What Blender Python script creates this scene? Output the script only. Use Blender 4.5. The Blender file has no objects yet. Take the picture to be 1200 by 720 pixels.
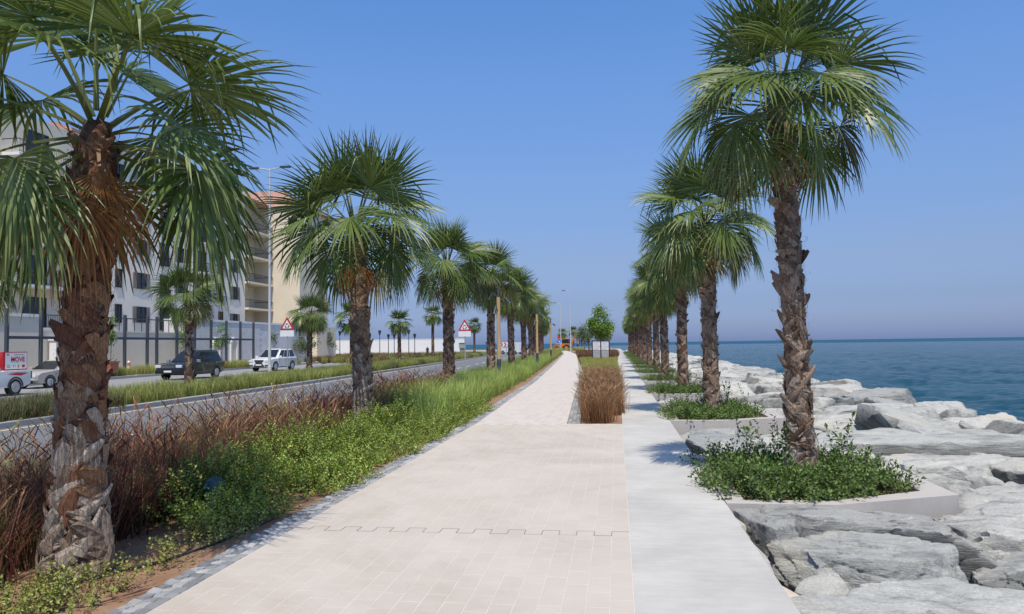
import bpy, bmesh, math, random
import numpy as np
from mathutils import Vector, Matrix, Euler, noise

sc = bpy.context.scene
C = sc.collection
rad = math.radians
PI = math.pi

# ------------------------------------------------------------------ camera, sky, sun, exposure
EYE = 1.65
yaw, pitch, roll = math.atan(122 / 900), math.atan(43.5 / 900), rad(0.8)
f0 = Vector((-math.sin(yaw), math.cos(yaw), 0)); r0 = Vector((math.cos(yaw), math.sin(yaw), 0)); zz = Vector((0, 0, 1))
fw = math.cos(pitch) * f0 + math.sin(pitch) * zz
u0 = -math.sin(pitch) * f0 + math.cos(pitch) * zz
rt = math.cos(roll) * r0 - math.sin(roll) * u0
up = math.cos(roll) * u0 + math.sin(roll) * r0
cam_d = bpy.data.cameras.new('camera'); cam = bpy.data.objects.new('camera', cam_d); C.objects.link(cam)
M = Matrix((rt, up, -fw)).transposed().to_4x4(); M.translation = (0, 0, EYE)
cam.matrix_world = M
cam_d.sensor_width = 36; cam_d.lens = 27.0; cam_d.clip_start = 0.05; cam_d.clip_end = 80000
sc.camera = cam

SUN_EL = 65.0
w = bpy.data.worlds.new('World'); sc.world = w; w.use_nodes = True
nt = w.node_tree; nt.nodes.clear()
sky = nt.nodes.new('ShaderNodeTexSky'); sky.sky_type = 'NISHITA'; sky.sun_disc = False
sky.sun_elevation = rad(SUN_EL); sky.sun_rotation = rad(168.0)
sky.altitude = 0.0; sky.air_density = 1.0; sky.dust_density = 1.0; sky.ozone_density = 6.0
bg = nt.nodes.new('ShaderNodeBackground'); bg.inputs[1].default_value = 0.10
wo = nt.nodes.new('ShaderNodeOutputWorld')
# dusty coastal air: the same grading with height all round the horizon, saturated blue above a dull haze band
tcw = nt.nodes.new('ShaderNodeTexCoord'); spx = nt.nodes.new('ShaderNodeSeparateXYZ'); nt.links.new(tcw.outputs['Generated'], spx.inputs[0])
cr = nt.nodes.new('ShaderNodeValToRGB'); el_ = cr.color_ramp.elements
STOPS = [(0.0, (.80, .98, 1.80)), (.02, (.77, .90, 1.50)), (.053, (.78, .83, 1.22)), (.108, (1.0, .97, 1.18)), (.2155, (1.21, 1.28, 1.48)), (.317, (1.28, 1.50, 1.78)), (.41, (1.19, 1.57, 1.92)), (1.0, (1.25, 1.40, 1.45))]  # last stop, overhead and out of view, is raised to brighten shaded walls
el_[0].position, el_[0].color = STOPS[0][0], (*STOPS[0][1], 1); el_[1].position, el_[1].color = STOPS[-1][0], (*STOPS[-1][1], 1)
for p_, c_ in STOPS[1:-1]:
    e_ = el_.new(p_); e_.color = (*c_, 1)
nt.links.new(spx.outputs[2], cr.inputs[0])
mg = nt.nodes.new('ShaderNodeMix'); mg.data_type = 'RGBA'; mg.blend_type = 'MULTIPLY'; mg.inputs[0].default_value = 1.0
nt.links.new(sky.outputs[0], mg.inputs[6]); nt.links.new(cr.outputs[0], mg.inputs[7])
nt.links.new(mg.outputs[2], bg.inputs[0]); nt.links.new(bg.outputs[0], wo.inputs[0])

sl = bpy.data.lights.new('sun', 'SUN'); so = bpy.data.objects.new('sun', sl); C.objects.link(so)
sl.energy = 4.3; sl.angle = rad(0.53); sl.color = (1.0, 0.925, 0.80)
saz = rad(12.0)      # the sun stands behind the camera, a little to the right
sdir = Vector((math.cos(rad(SUN_EL)) * math.sin(saz), -math.cos(rad(SUN_EL)) * math.cos(saz), math.sin(rad(SUN_EL))))
so.rotation_euler = sdir.to_track_quat('Z', 'Y').to_euler()
so.location = (0, -20, 60)

sc.view_settings.view_transform = 'Standard'; sc.view_settings.look = 'None'
sc.view_settings.exposure = 0.0; sc.view_settings.gamma = 1.0
sc.view_settings.use_curve_mapping = False
sc.cycles.max_bounces = 8; sc.cycles.transparent_max_bounces = 8
sc.cycles.diffuse_bounces = 3; sc.cycles.glossy_bounces = 3

random.seed(7)
RNG = np.random.default_rng(11)

# ------------------------------------------------------------------ materials
def new_mat(name):
    m = bpy.data.materials.new(name); m.use_nodes = True
    n = m.node_tree.nodes; b = n['Principled BSDF']
    return m, m.node_tree, n, m.node_tree.links, b

def N(nt, typ, **kw):
    n = nt.nodes.new(typ)
    for k, v in kw.items():
        if hasattr(n, k): setattr(n, k, v)
        else: n.inputs[k.replace('_', ' ')].default_value = v
    return n

def ramp(nt, stops):
    r = nt.nodes.new('ShaderNodeValToRGB'); e = r.color_ramp.elements
    e[0].position, e[0].color = stops[0][0], (*stops[0][1], 1)
    e[1].position, e[1].color = stops[-1][0], (*stops[-1][1], 1)
    for p, c in stops[1:-1]:
        x = e.new(p); x.color = (*c, 1)
    return r

def coords(nt, scale=(1, 1, 1), obj=False, rot=(0, 0, 0)):
    mp = nt.nodes.new('ShaderNodeMapping'); mp.inputs['Scale'].default_value = scale; mp.inputs['Rotation'].default_value = rot
    if obj:
        tc = nt.nodes.new('ShaderNodeTexCoord'); nt.links.new(tc.outputs['Object'], mp.inputs[0])
    else:
        g = nt.nodes.new('ShaderNodeNewGeometry'); nt.links.new(g.outputs['Position'], mp.inputs[0])
    return mp

def simple(name, col, rough=0.6, metal=0.0, vary=0.12, scale=6.0, bump=0.0, bscale=40.0, spec=None, stretch=(1, 1, 1), obj=False):
    """A colour broken up by fine and coarse noise, with optional relief."""
    m, t, n, L, b = new_mat(name)
    mp = coords(t, stretch, obj)
    n1 = N(t, 'ShaderNodeTexNoise', Scale=scale, Detail=6.0, Roughness=0.6)
    L.new(mp.outputs[0], n1.inputs['Vector'])
    lo = tuple(max(0, c * (1 - vary)) for c in col); hi = tuple(min(1, c * (1 + vary)) for c in col)
    r = ramp(t, [(0.3, lo), (0.7, hi)])
    L.new(n1.outputs[0], r.inputs[0]); L.new(r.outputs[0], b.inputs['Base Color'])
    b.inputs['Roughness'].default_value = rough; b.inputs['Metallic'].default_value = metal
    if spec is not None: b.inputs['Specular IOR Level'].default_value = spec
    if bump:
        n2 = N(t, 'ShaderNodeTexNoise', Scale=bscale, Detail=5.0)
        L.new(mp.outputs[0], n2.inputs['Vector'])
        bp = N(t, 'ShaderNodeBump', Strength=bump, Distance=0.02)
        L.new(n2.outputs[0], bp.inputs['Height']); L.new(bp.outputs[0], b.inputs['Normal'])
    return m

MAT = {}
def paver_mat(name, a, bcol, stain, rough=0.85, bumpd=0.0015):
    m, t, n, L, b = new_mat(name)
    oi = N(t, 'ShaderNodeObjectInfo'); at = N(t, 'ShaderNodeAttribute'); at.attribute_name = 'rnd'
    add = N(t, 'ShaderNodeMath', operation='ADD'); L.new(oi.outputs['Random'], add.inputs[0]); L.new(at.outputs['Fac'], add.inputs[1])
    fr = N(t, 'ShaderNodeMath', operation='FRACT'); L.new(add.outputs[0], fr.inputs[0])
    r = ramp(t, [(0, a), (1, bcol)]); L.new(fr.outputs[0], r.inputs[0])
    mp = coords(t)
    n1 = N(t, 'ShaderNodeTexNoise', Scale=0.9, Detail=5.0, Roughness=0.65); L.new(mp.outputs[0], n1.inputs['Vector'])
    r2 = ramp(t, [(0.36, stain), (0.62, (1, 1, 1))]); L.new(n1.outputs[0], r2.inputs[0])
    n3 = N(t, 'ShaderNodeTexNoise', Scale=160.0, Detail=3.0); L.new(mp.outputs[0], n3.inputs['Vector'])
    r3 = ramp(t, [(0.3, (0.88, 0.88, 0.88)), (0.7, (1.06, 1.06, 1.06))]); L.new(n3.outputs[0], r3.inputs[0])
    m1 = N(t, 'ShaderNodeMix', data_type='RGBA', blend_type='MULTIPLY'); m1.inputs[0].default_value = 1
    L.new(r.outputs[0], m1.inputs[6]); L.new(r2.outputs[0], m1.inputs[7])
    m2 = N(t, 'ShaderNodeMix', data_type='RGBA', blend_type='MULTIPLY'); m2.inputs[0].default_value = 1
    L.new(m1.outputs[2], m2.inputs[6]); L.new(r3.outputs[0], m2.inputs[7])
    n5 = N(t, 'ShaderNodeTexNoise', Scale=0.22, Detail=9.0, Roughness=0.75, Distortion=0.8); L.new(mp.outputs[0], n5.inputs['Vector'])
    r6 = ramp(t, [(0.40, (.90, .885, .86)), (0.52, (1, 1, 1)), (0.66, (1.03, 1.015, .985))]); L.new(n5.outputs[0], r6.inputs[0])
    m3 = N(t, 'ShaderNodeMix', data_type='RGBA', blend_type='MULTIPLY'); m3.inputs[0].default_value = 1
    L.new(m2.outputs[2], m3.inputs[6]); L.new(r6.outputs[0], m3.inputs[7])
    L.new(m3.outputs[2], b.inputs['Base Color']); b.inputs['Roughness'].default_value = rough
    bp = N(t, 'ShaderNodeBump', Strength=0.5, Distance=bumpd); L.new(n3.outputs[0], bp.inputs['Height']); L.new(bp.outputs[0], b.inputs['Normal'])
    return m
MAT['paver'] = paver_mat('paver_concrete', (0.535, 0.474, 0.408), (0.557, 0.496, 0.43), (0.94, 0.93, 0.92))
MAT['sett'] = paver_mat('grey_setts', (0.20, 0.205, 0.21), (0.46, 0.455, 0.45), (0.8, 0.8, 0.8), bumpd=0.006)
MAT['joint'] = simple('joint_sand', (0.60, 0.545, 0.485), 0.95, vary=0.06)
MAT['joint_dark'] = simple('joint_sealant', (0.22, 0.17, 0.15), 0.8)
MAT['dark_joint'] = simple('sett_mortar', (0.30, 0.28, 0.26), 0.95)

def paved_far():
    m, t, n, L, b = new_mat('paver_far')
    mp = coords(t, (1, 1, 1), rot=(0, 0, PI / 2))
    br = N(t, 'ShaderNodeTexBrick', Scale=1.0); br.offset = 0.5
    br.inputs['Brick Width'].default_value = 0.30; br.inputs['Row Height'].default_value = 0.15; br.inputs['Mortar Size'].default_value = 0.006
    br.inputs['Color1'].default_value = (0.52, 0.455, 0.405, 1); br.inputs['Color2'].default_value = (0.58, 0.52, 0.47, 1); br.inputs['Mortar'].default_value = (0.60, 0.55, 0.50, 1)
    L.new(mp.outputs[0], br.inputs['Vector']); L.new(br.outputs[0], b.inputs['Base Color']); b.inputs['Roughness'].default_value = 0.85
    return m
MAT['paver_far'] = paved_far()

def concrete(name, col, lo=0.86, bump=0.3):
    m, t, n, L, b = new_mat(name)
    mp = coords(t); mpb = coords(t, (1.2, 6.0, 1.2))
    a = N(t, 'ShaderNodeTexNoise', Scale=0.7, Detail=7.0, Roughness=0.65); L.new(mp.outputs[0], a.inputs['Vector'])
    c = N(t, 'ShaderNodeTexNoise', Scale=2.5, Detail=6.0, Roughness=0.7); L.new(mpb.outputs[0], c.inputs['Vector'])
    r = ramp(t, [(0.35, tuple(x * lo for x in col)), (0.65, col)]); L.new(a.outputs[0], r.inputs[0])
    r2 = ramp(t, [(0.35, (0.93, 0.93, 0.93)), (0.7, (1.04, 1.04, 1.04))]); L.new(c.outputs[0], r2.inputs[0])
    m1 = N(t, 'ShaderNodeMix', data_type='RGBA', blend_type='MULTIPLY'); m1.inputs[0].default_value = 1
    L.new(r.outputs[0], m1.inputs[6]); L.new(r2.outputs[0], m1.inputs[7]); L.new(m1.outputs[2], b.inputs['Base Color'])
    b.inputs['Roughness'].default_value = 0.8
    d = N(t, 'ShaderNodeTexNoise', Scale=60.0, Detail=4.0); L.new(mp.outputs[0], d.inputs['Vector'])
    bp = N(t, 'ShaderNodeBump', Strength=bump, Distance=0.004); L.new(d.outputs[0], bp.inputs['Height']); L.new(bp.outputs[0], b.inputs['Normal'])
    return m
MAT['concrete'] = concrete('brushed_concrete', (0.56, 0.535, 0.49), 0.76)
MAT['planter'] = concrete('planter_concrete', (0.50, 0.46, 0.415))
MAT['kerb'] = concrete('kerb_concrete', (0.36, 0.355, 0.35))
MAT['slab_base'] = simple('slab_joint', (0.42, 0.40, 0.38), 0.9)

def soil():
    m, t, n, L, b = new_mat('sandy_soil')
    mp = coords(t)
    a = N(t, 'ShaderNodeTexNoise', Scale=2.2, Detail=8.0, Roughness=0.7); L.new(mp.outputs[0], a.inputs['Vector'])
    r = ramp(t, [(0.3, (0.19, 0.10, 0.058)), (0.5, (0.30, 0.17, 0.10)), (0.72, (0.42, 0.27, 0.17))]); L.new(a.outputs[0], r.inputs[0]); L.new(r.outputs[0], b.inputs['Base Color'])
    b.inputs['Roughness'].default_value = 0.95
    d = N(t, 'ShaderNodeTexNoise', Scale=35.0, Detail=6.0, Roughness=0.7); L.new(mp.outputs[0], d.inputs['Vector'])
    bp = N(t, 'ShaderNodeBump', Strength=0.8, Distance=0.02); L.new(d.outputs[0], bp.inputs['Height']); L.new(bp.outputs[0], b.inputs['Normal'])
    return m
MAT['soil'] = soil()
MAT['asphalt'] = simple('asphalt', (0.155, 0.16, 0.168), 0.85, vary=0.05, scale=1.2, bump=0.3, bscale=120, stretch=(1, 0.25, 1))
MAT['asphalt_pale'] = simple('worn_asphalt', (0.26, 0.255, 0.25), 0.9, vary=0.12, scale=0.8)
MAT['line_white'] = simple('road_paint_white', (0.70, 0.70, 0.68), 0.7)
MAT['line_yellow'] = simple('road_paint_yellow', (0.62, 0.50, 0.33), 0.7)
MAT['ground'] = simple('sandy_ground', (0.36, 0.30, 0.23), 0.95, vary=0.2, scale=0.3)
MAT['lawn'] = simple('lawn_turf', (0.095, 0.135, 0.04), 0.95, vary=0.35, scale=1.5, bump=1.0, bscale=60)
MAT['paving_pale'] = simple('pale_paving', (0.45, 0.42, 0.39), 0.9, vary=0.1, scale=1.5)

def rock_mat(name, base, dark, light):
    m, t, n, L, b = new_mat(name)
    tc = nt_tc = t.nodes.new('ShaderNodeTexCoord'); oi = N(t, 'ShaderNodeObjectInfo')
    mp = t.nodes.new('ShaderNodeMapping'); L.new(tc.outputs['Object'], mp.inputs[0])
    cmb = N(t, 'ShaderNodeCombineXYZ'); mul = N(t, 'ShaderNodeMath', operation='MULTIPLY'); mul.inputs[1].default_value = 37.0
    L.new(oi.outputs['Random'], mul.inputs[0]); L.new(mul.outputs[0], cmb.inputs[0]); L.new(mul.outputs[0], cmb.inputs[1]); L.new(cmb.outputs[0], mp.inputs['Location'])
    st = t.nodes.new('ShaderNodeMapping'); st.inputs['Scale'].default_value = (0.8, 1.8, 4.0); st.inputs['Rotation'].default_value = (0.35, 0.5, 0.4)
    L.new(mp.outputs[0], st.inputs[0])
    a = N(t, 'ShaderNodeTexNoise', Scale=1.6, Detail=9.0, Roughness=0.68, Distortion=0.6); L.new(mp.outputs[0], a.inputs['Vector'])
    s = N(t, 'ShaderNodeTexNoise', Scale=1.7, Detail=9.0, Roughness=0.72, Distortion=1.2); L.new(st.outputs[0], s.inputs['Vector'])
    mx = N(t, 'ShaderNodeMath', operation='ADD'); L.new(a.outputs[0], mx.inputs[0]); L.new(s.outputs[0], mx.inputs[1])
    hf = N(t, 'ShaderNodeMath', operation='MULTIPLY'); hf.inputs[1].default_value = 0.5; L.new(mx.outputs[0], hf.inputs[0])
    r = ramp(t, [(0.33, dark), (0.42, tuple((p_ + q_) / 2 for p_, q_ in zip(dark, base))), (0.50, base), (0.58, base), (0.66, light)]); L.new(hf.outputs[0], r.inputs[0])
    # fine speckle
    sp = N(t, 'ShaderNodeTexNoise', Scale=45.0, Detail=4.0, Roughness=0.7); L.new(mp.outputs[0], sp.inputs['Vector'])
    r2 = ramp(t, [(0.3, (0.72, 0.73, 0.73)), (0.6, (1.08, 1.08, 1.07))]); L.new(sp.outputs[0], r2.inputs[0])
    m1 = N(t, 'ShaderNodeMix', data_type='RGBA', blend_type='MULTIPLY'); m1.inputs[0].default_value = 1
    L.new(r.outputs[0], m1.inputs[6]); L.new(r2.outputs[0], m1.inputs[7])
    # rusty tint in soft patches
    b2 = N(t, 'ShaderNodeTexNoise', Scale=0.9, Detail=3.0); L.new(mp.outputs[0], b2.inputs['Vector'])
    r4 = ramp(t, [(0.55, (1, 1, 1)), (0.75, (1.03, 0.97, 0.88))]); L.new(b2.outputs[0], r4.inputs[0])
    m3 = N(t, 'ShaderNodeMix', data_type='RGBA', blend_type='MULTIPLY'); m3.inputs[0].default_value = 1
    L.new(m1.outputs[2], m3.inputs[6]); L.new(r4.outputs[0], m3.inputs[7])
    # each facet has its own tone, pale on top, darker at random on the sides
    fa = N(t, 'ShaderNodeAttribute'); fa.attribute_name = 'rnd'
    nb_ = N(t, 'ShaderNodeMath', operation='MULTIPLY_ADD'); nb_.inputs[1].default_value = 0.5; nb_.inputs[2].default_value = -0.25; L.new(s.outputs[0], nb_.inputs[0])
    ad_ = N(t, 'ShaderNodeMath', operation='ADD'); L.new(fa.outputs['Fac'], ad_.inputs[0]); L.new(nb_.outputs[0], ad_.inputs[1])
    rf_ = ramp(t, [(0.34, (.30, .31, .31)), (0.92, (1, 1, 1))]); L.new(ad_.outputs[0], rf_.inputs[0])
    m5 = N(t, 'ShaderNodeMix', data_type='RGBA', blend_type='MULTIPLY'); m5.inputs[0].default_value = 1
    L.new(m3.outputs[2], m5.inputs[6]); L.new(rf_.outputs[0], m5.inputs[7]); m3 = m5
    # per rock tone
    r5 = ramp(t, [(0.0, (0.88, 0.89, 0.89)), (0.5, (0.97, 0.97, 0.96)), (1.0, (1.08, 1.06, 1.03))]); L.new(oi.outputs['Random'], r5.inputs[0])
    m4 = N(t, 'ShaderNodeMix', data_type='RGBA', blend_type='MULTIPLY'); m4.inputs[0].default_value = 1
    L.new(m3.outputs[2], m4.inputs[6]); L.new(r5.outputs[0], m4.inputs[7])
    L.new(m4.outputs[2], b.inputs['Base Color']); b.inputs['Roughness'].default_value = 0.85
    b.inputs['Specular IOR Level'].default_value = 0.3
    h1 = N(t, 'ShaderNodeMath', operation='MULTIPLY'); h1.inputs[1].default_value = 2.0; L.new(s.outputs[0], h1.inputs[0])
    h2 = N(t, 'ShaderNodeMath', operation='MULTIPLY_ADD'); h2.inputs[1].default_value = 0.25; L.new(sp.outputs[0], h2.inputs[0]); L.new(h1.outputs[0], h2.inputs[2])
    bp = N(t, 'ShaderNodeBump', Strength=0.75, Distance=0.05); L.new(h2.outputs[0], bp.inputs['Height']); L.new(bp.outputs[0], b.inputs['Normal'])
    return m
MAT['rock'] = rock_mat('pale_limestone_rock', (0.53, 0.52, 0.485), (0.20, 0.20, 0.197), (0.68, 0.665, 0.625))
MAT['rock_grey'] = rock_mat('grey_rock', (0.40, 0.40, 0.385), (0.15, 0.155, 0.155), (0.58, 0.57, 0.545))
MAT['rubble'] = simple('rubble_floor', (0.20, 0.20, 0.20), 0.95, vary=0.4, scale=2.0, bump=1.0, bscale=5)

def foliage(name, rough=0.5, trans=0.25, spec=0.4):
    """Leaf colour comes from the 'Col' attribute of each leaf; a part of the light passes through."""
    m, t, n, L, b = new_mat(name)
    at = N(t, 'ShaderNodeAttribute'); at.attribute_name = 'Col'
    oi = N(t, 'ShaderNodeObjectInfo')
    r = ramp(t, [(0, (0.82, 0.84, 0.8)), (1, (1.15, 1.12, 1.1))]); L.new(oi.outputs['Random'], r.inputs[0])
    mu = N(t, 'ShaderNodeMix', data_type='RGBA', blend_type='MULTIPLY'); mu.inputs[0].default_value = 1
    L.new(at.outputs['Color'], mu.inputs[6]); L.new(r.outputs[0], mu.inputs[7])
    L.new(mu.outputs[2], b.inputs['Base Color']); b.inputs['Roughness'].default_value = rough; b.inputs['Specular IOR Level'].default_value = spec
    if trans:
        tr = N(t, 'ShaderNodeBsdfTranslucent'); L.new(mu.outputs[2], tr.inputs[0])
        ms = N(t, 'ShaderNodeMixShader'); ms.inputs[0].default_value = trans
        L.new(b.outputs[0], ms.inputs[1]); L.new(tr.outputs[0], ms.inputs[2])
        L.new(ms.outputs[0], n['Material Output'].inputs[0])
    return m
MAT['frond'] = foliage('palm_frond', 0.40, 0.26, 0.42)
MAT['leaf'] = foliage('shrub_leaf', 0.45, 0.25, 0.4)
MAT['grass'] = foliage('grass_blade', 0.6, 0.3, 0.25)

def boot_mat(name, stops):
    m, t, n, L, b = new_mat(name)
    oi = N(t, 'ShaderNodeObjectInfo'); at = N(t, 'ShaderNodeAttribute'); at.attribute_name = 'rnd'
    add = N(t, 'ShaderNodeMath', operation='ADD'); L.new(oi.outputs['Random'], add.inputs[0]); L.new(at.outputs['Fac'], add.inputs[1])
    fr = N(t, 'ShaderNodeMath', operation='FRACT'); L.new(add.outputs[0], fr.inputs[0])
    r = ramp(t, stops); L.new(fr.outputs[0], r.inputs[0])
    mp = coords(t, (1, 1, 0.12))
    a = N(t, 'ShaderNodeTexNoise', Scale=90.0, Detail=4.0, Roughness=0.7); L.new(mp.outputs[0], a.inputs['Vector'])
    r2 = ramp(t, [(0.34, (0.42, 0.4, 0.38)), (0.64, (1.25, 1.25, 1.25))]); L.new(a.outputs[0], r2.inputs[0])
    m1 = N(t, 'ShaderNodeMix', data_type='RGBA', blend_type='MULTIPLY'); m1.inputs[0].default_value = 1
    L.new(r.outputs[0], m1.inputs[6]); L.new(r2.outputs[0], m1.inputs[7]); L.new(m1.outputs[2], b.inputs['Base Color'])
    b.inputs['Roughness'].default_value = 0.8; b.inputs['Specular IOR Level'].default_value = 0.25
    bp = N(t, 'ShaderNodeBump', Strength=0.9, Distance=0.015); L.new(a.outputs[0], bp.inputs['Height']); L.new(bp.outputs[0], b.inputs['Normal'])
    return m
MAT['boot_red'] = boot_mat('leaf_base_red', [(0, (0.10, 0.042, 0.024)), (0.4, (0.20, 0.09, 0.05)), (0.75, (0.27, 0.14, 0.075)), (1, (0.36, 0.22, 0.13))])
MAT['boot_brown'] = boot_mat('leaf_base_brown', [(0, (0.15, 0.09, 0.06)), (0.5, (0.26, 0.17, 0.115)), (1, (0.38, 0.285, 0.21))])
MAT['boot_grey'] = boot_mat('leaf_base_grey', [(0, (0.19, 0.125, 0.085)), (0.5, (0.34, 0.26, 0.195)), (1, (0.46, 0.385, 0.31))])
MAT['trunk'] = simple('palm_fibre', (0.095, 0.055, 0.038), 0.95, vary=0.5, scale=30, bump=1.0, bscale=60, stretch=(1, 1, 0.15))
MAT['bark'] = simple('grey_bark', (0.17, 0.13, 0.10), 0.9, vary=0.3, scale=25, bump=0.6)

MAT['cream'] = simple('cream_render', (0.78, 0.68, 0.52), 0.9, vary=0.05, scale=0.4)
MAT['white_render'] = simple('white_render', (0.89, 0.83, 0.71), 0.9, vary=0.05, scale=0.4)
MAT['beige_wall'] = simple('beige_render', (0.74, 0.67, 0.56), 0.9, vary=0.06, scale=0.5)
MAT['cap_white'] = simple('white_coping', (0.80, 0.79, 0.78), 0.8, vary=0.05)
MAT['grey_stone'] = simple('grey_stone', (0.66, 0.65, 0.64), 0.9, vary=0.12, scale=1.5)
MAT['roof_tile'] = simple('clay_tile', (0.46, 0.26, 0.20), 0.85, vary=0.2, scale=3.0)
MAT['shutter'] = simple('taupe_shutter', (0.27, 0.235, 0.21), 0.7)
MAT['wood_frame'] = simple('brown_wood', (0.20, 0.105, 0.05), 0.6)
MAT['dark_metal'] = simple('dark_grey_metal', (0.055, 0.062, 0.075), 0.5, vary=0.1)
MAT['black_metal'] = simple('black_metal', (0.022, 0.024, 0.028), 0.5, vary=0.1)
MAT['galv'] = simple('galvanised_steel', (0.42, 0.43, 0.44), 0.45, metal=0.3, vary=0.08)
MAT['pole_pale'] = simple('pale_grey_pole', (0.52, 0.52, 0.51), 0.5, vary=0.05)
MAT['white_wall'] = simple('white_hoarding', (0.74, 0.735, 0.72), 0.85, vary=0.04)
MAT['timber'] = simple('pale_timber', (0.50, 0.33, 0.16), 0.65, vary=0.22, scale=14, stretch=(1, 1, 0.08))
MAT['terracotta'] = simple('terracotta', (0.42, 0.14, 0.07), 0.8)
MAT['red_paint'] = simple('red_paint', (0.50, 0.025, 0.035), 0.45, vary=0.06)
MAT['white_paint'] = simple('white_paint', (0.76, 0.76, 0.75), 0.45, vary=0.03)
MAT['black_paint'] = simple('black_paint', (0.015, 0.015, 0.016), 0.5)
MAT['blue_paint'] = simple('blue_paint', (0.02, 0.13, 0.48), 0.45)
MAT['orange_paint'] = simple('orange_paint', (0.62, 0.20, 0.025), 0.5)
MAT['teal_plastic'] = simple('teal_plastic', (0.03, 0.085, 0.10), 0.45)
MAT['rubber'] = simple('rubber', (0.022, 0.022, 0.023), 0.8)
MAT['hose'] = simple('black_hose', (0.03, 0.028, 0.027), 0.6)
MAT['liner'] = simple('geotextile', (0.50, 0.455, 0.40), 0.9, vary=0.15, scale=8)
MAT['foam'] = simple('tan_board', (0.56, 0.47, 0.37), 0.9)
MAT['board_grey'] = simple('print_grey', (0.34, 0.35, 0.36), 0.6, vary=0.2, scale=9)
MAT['skin'] = simple('skin', (0.22, 0.12, 0.08), 0.6)
MAT['cloth_dark'] = simple('dark_cloth', (0.035, 0.035, 0.045), 0.9)
MAT['amber'] = simple('tan_print', (0.45, 0.24, 0.06), 0.6)

def gloss(name, col, rough=0.25, coat=0.6, metal=0.0):
    m = simple(name, col, rough, metal=metal, vary=0.03, scale=2.0)
    m.node_tree.nodes['Principled BSDF'].inputs['Coat Weight'].default_value = coat
    return m
MAT['car_black'] = gloss('black_car_paint', (0.012, 0.014, 0.018))
MAT['car_white'] = gloss('white_car_paint', (0.72, 0.73, 0.74))
MAT['car_beige'] = gloss('beige_car_paint', (0.40, 0.37, 0.33), 0.3)
MAT['glass'] = gloss('dark_glass', (0.018, 0.022, 0.026), 0.06, 0.0)
MAT['window_glass'] = gloss('window_glass', (0.03, 0.034, 0.04), 0.08, 0.0)
MAT['chrome'] = gloss('chrome', (0.6, 0.6, 0.6), 0.2, 0.0, 0.9)
MAT['lamp_glass'] = gloss('lamp_glass', (0.62, 0.64, 0.66), 0.12, 0.3)
MAT['tail_red'] = gloss('tail_light_red', (0.42, 0.015, 0.015), 0.2, 0.5)
MAT['trim'] = simple('black_trim', (0.03, 0.03, 0.032), 0.6)

def sea_mat():
    m, t, n, L, b = new_mat('sea_water')
    b.inputs['Base Color'].default_value = (0.008, 0.075, 0.135, 1)
    b.inputs['Roughness'].default_value = 0.10; b.inputs['IOR'].default_value = 1.33; b.inputs['Specular IOR Level'].default_value = 0.2
    mp = coords(t, (1.0, 2.2, 1.0), rot=(0, 0, rad(12)))
    big = N(t, 'ShaderNodeTexNoise', Scale=0.012, Detail=4.0, Roughness=0.6); L.new(mp.outputs[0], big.inputs['Vector'])
    r = ramp(t, [(0.35, (0.002, 0.042, 0.064)), (0.65, (0.004, 0.066, 0.090))]); L.new(big.outputs[0], r.inputs[0]); L.new(r.outputs[0], b.inputs['Base Color'])
    h = None
    for scl, amp in ((0.35, 1.0), (1.1, 0.45), (3.2, 0.18)):
        x = N(t, 'ShaderNodeTexNoise', Scale=scl, Detail=4.0, Roughness=0.6, Distortion=0.3); L.new(mp.outputs[0], x.inputs['Vector'])
        y = N(t, 'ShaderNodeMath', operation='MULTIPLY'); y.inputs[1].default_value = amp; L.new(x.outputs[0], y.inputs[0])
        if h is None: h = y
        else:
            s = N(t, 'ShaderNodeMath', operation='ADD'); L.new(h.outputs[0], s.inputs[0]); L.new(y.outputs[0], s.inputs[1]); h = s
    bp = N(t, 'ShaderNodeBump', Strength=0.9, Distance=0.7); L.new(h.outputs[0], bp.inputs['Height']); L.new(bp.outputs[0], b.inputs['Normal'])
    return m
MAT['sea'] = sea_mat()
fs_, _t, _n, _l, fb_ = new_mat('far_sea'); fb_.inputs['Base Color'].default_value = (.022, .088, .138, 1); fb_.inputs['Roughness'].default_value = .6; fb_.inputs['Specular IOR Level'].default_value = .08; MAT['far_sea'] = fs_

# ------------------------------------------------------------------ object helpers
def tag(o, label=None, cat=None, group=None, kind=None):
    if label: o['label'] = label
    if cat: o['category'] = cat
    if group: o['group'] = group
    if kind: o['kind'] = kind
    return o

def link(name, me, parent=None, loc=None, rot=None, scale=None):
    o = bpy.data.objects.new(name, me); C.objects.link(o)
    if parent is not None: o.parent = parent
    if loc is not None: o.location = loc
    if rot is not None: o.rotation_euler = rot
    if scale is not None: o.scale = scale if hasattr(scale, '__len__') else (scale,) * 3
    return o

def empty(name, label, cat, loc=(0, 0, 0), rz=0.0, group=None):
    o = link(name, None, None, loc, (0, 0, rz)); o.empty_display_size = 0.2
    return tag(o, label, cat, group)

def copy_tree(o, parent=None):
    c = o.copy(); C.objects.link(c)
    if parent is not None: c.parent = parent
    for ch in o.children: copy_tree(ch, c)
    return c

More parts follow.
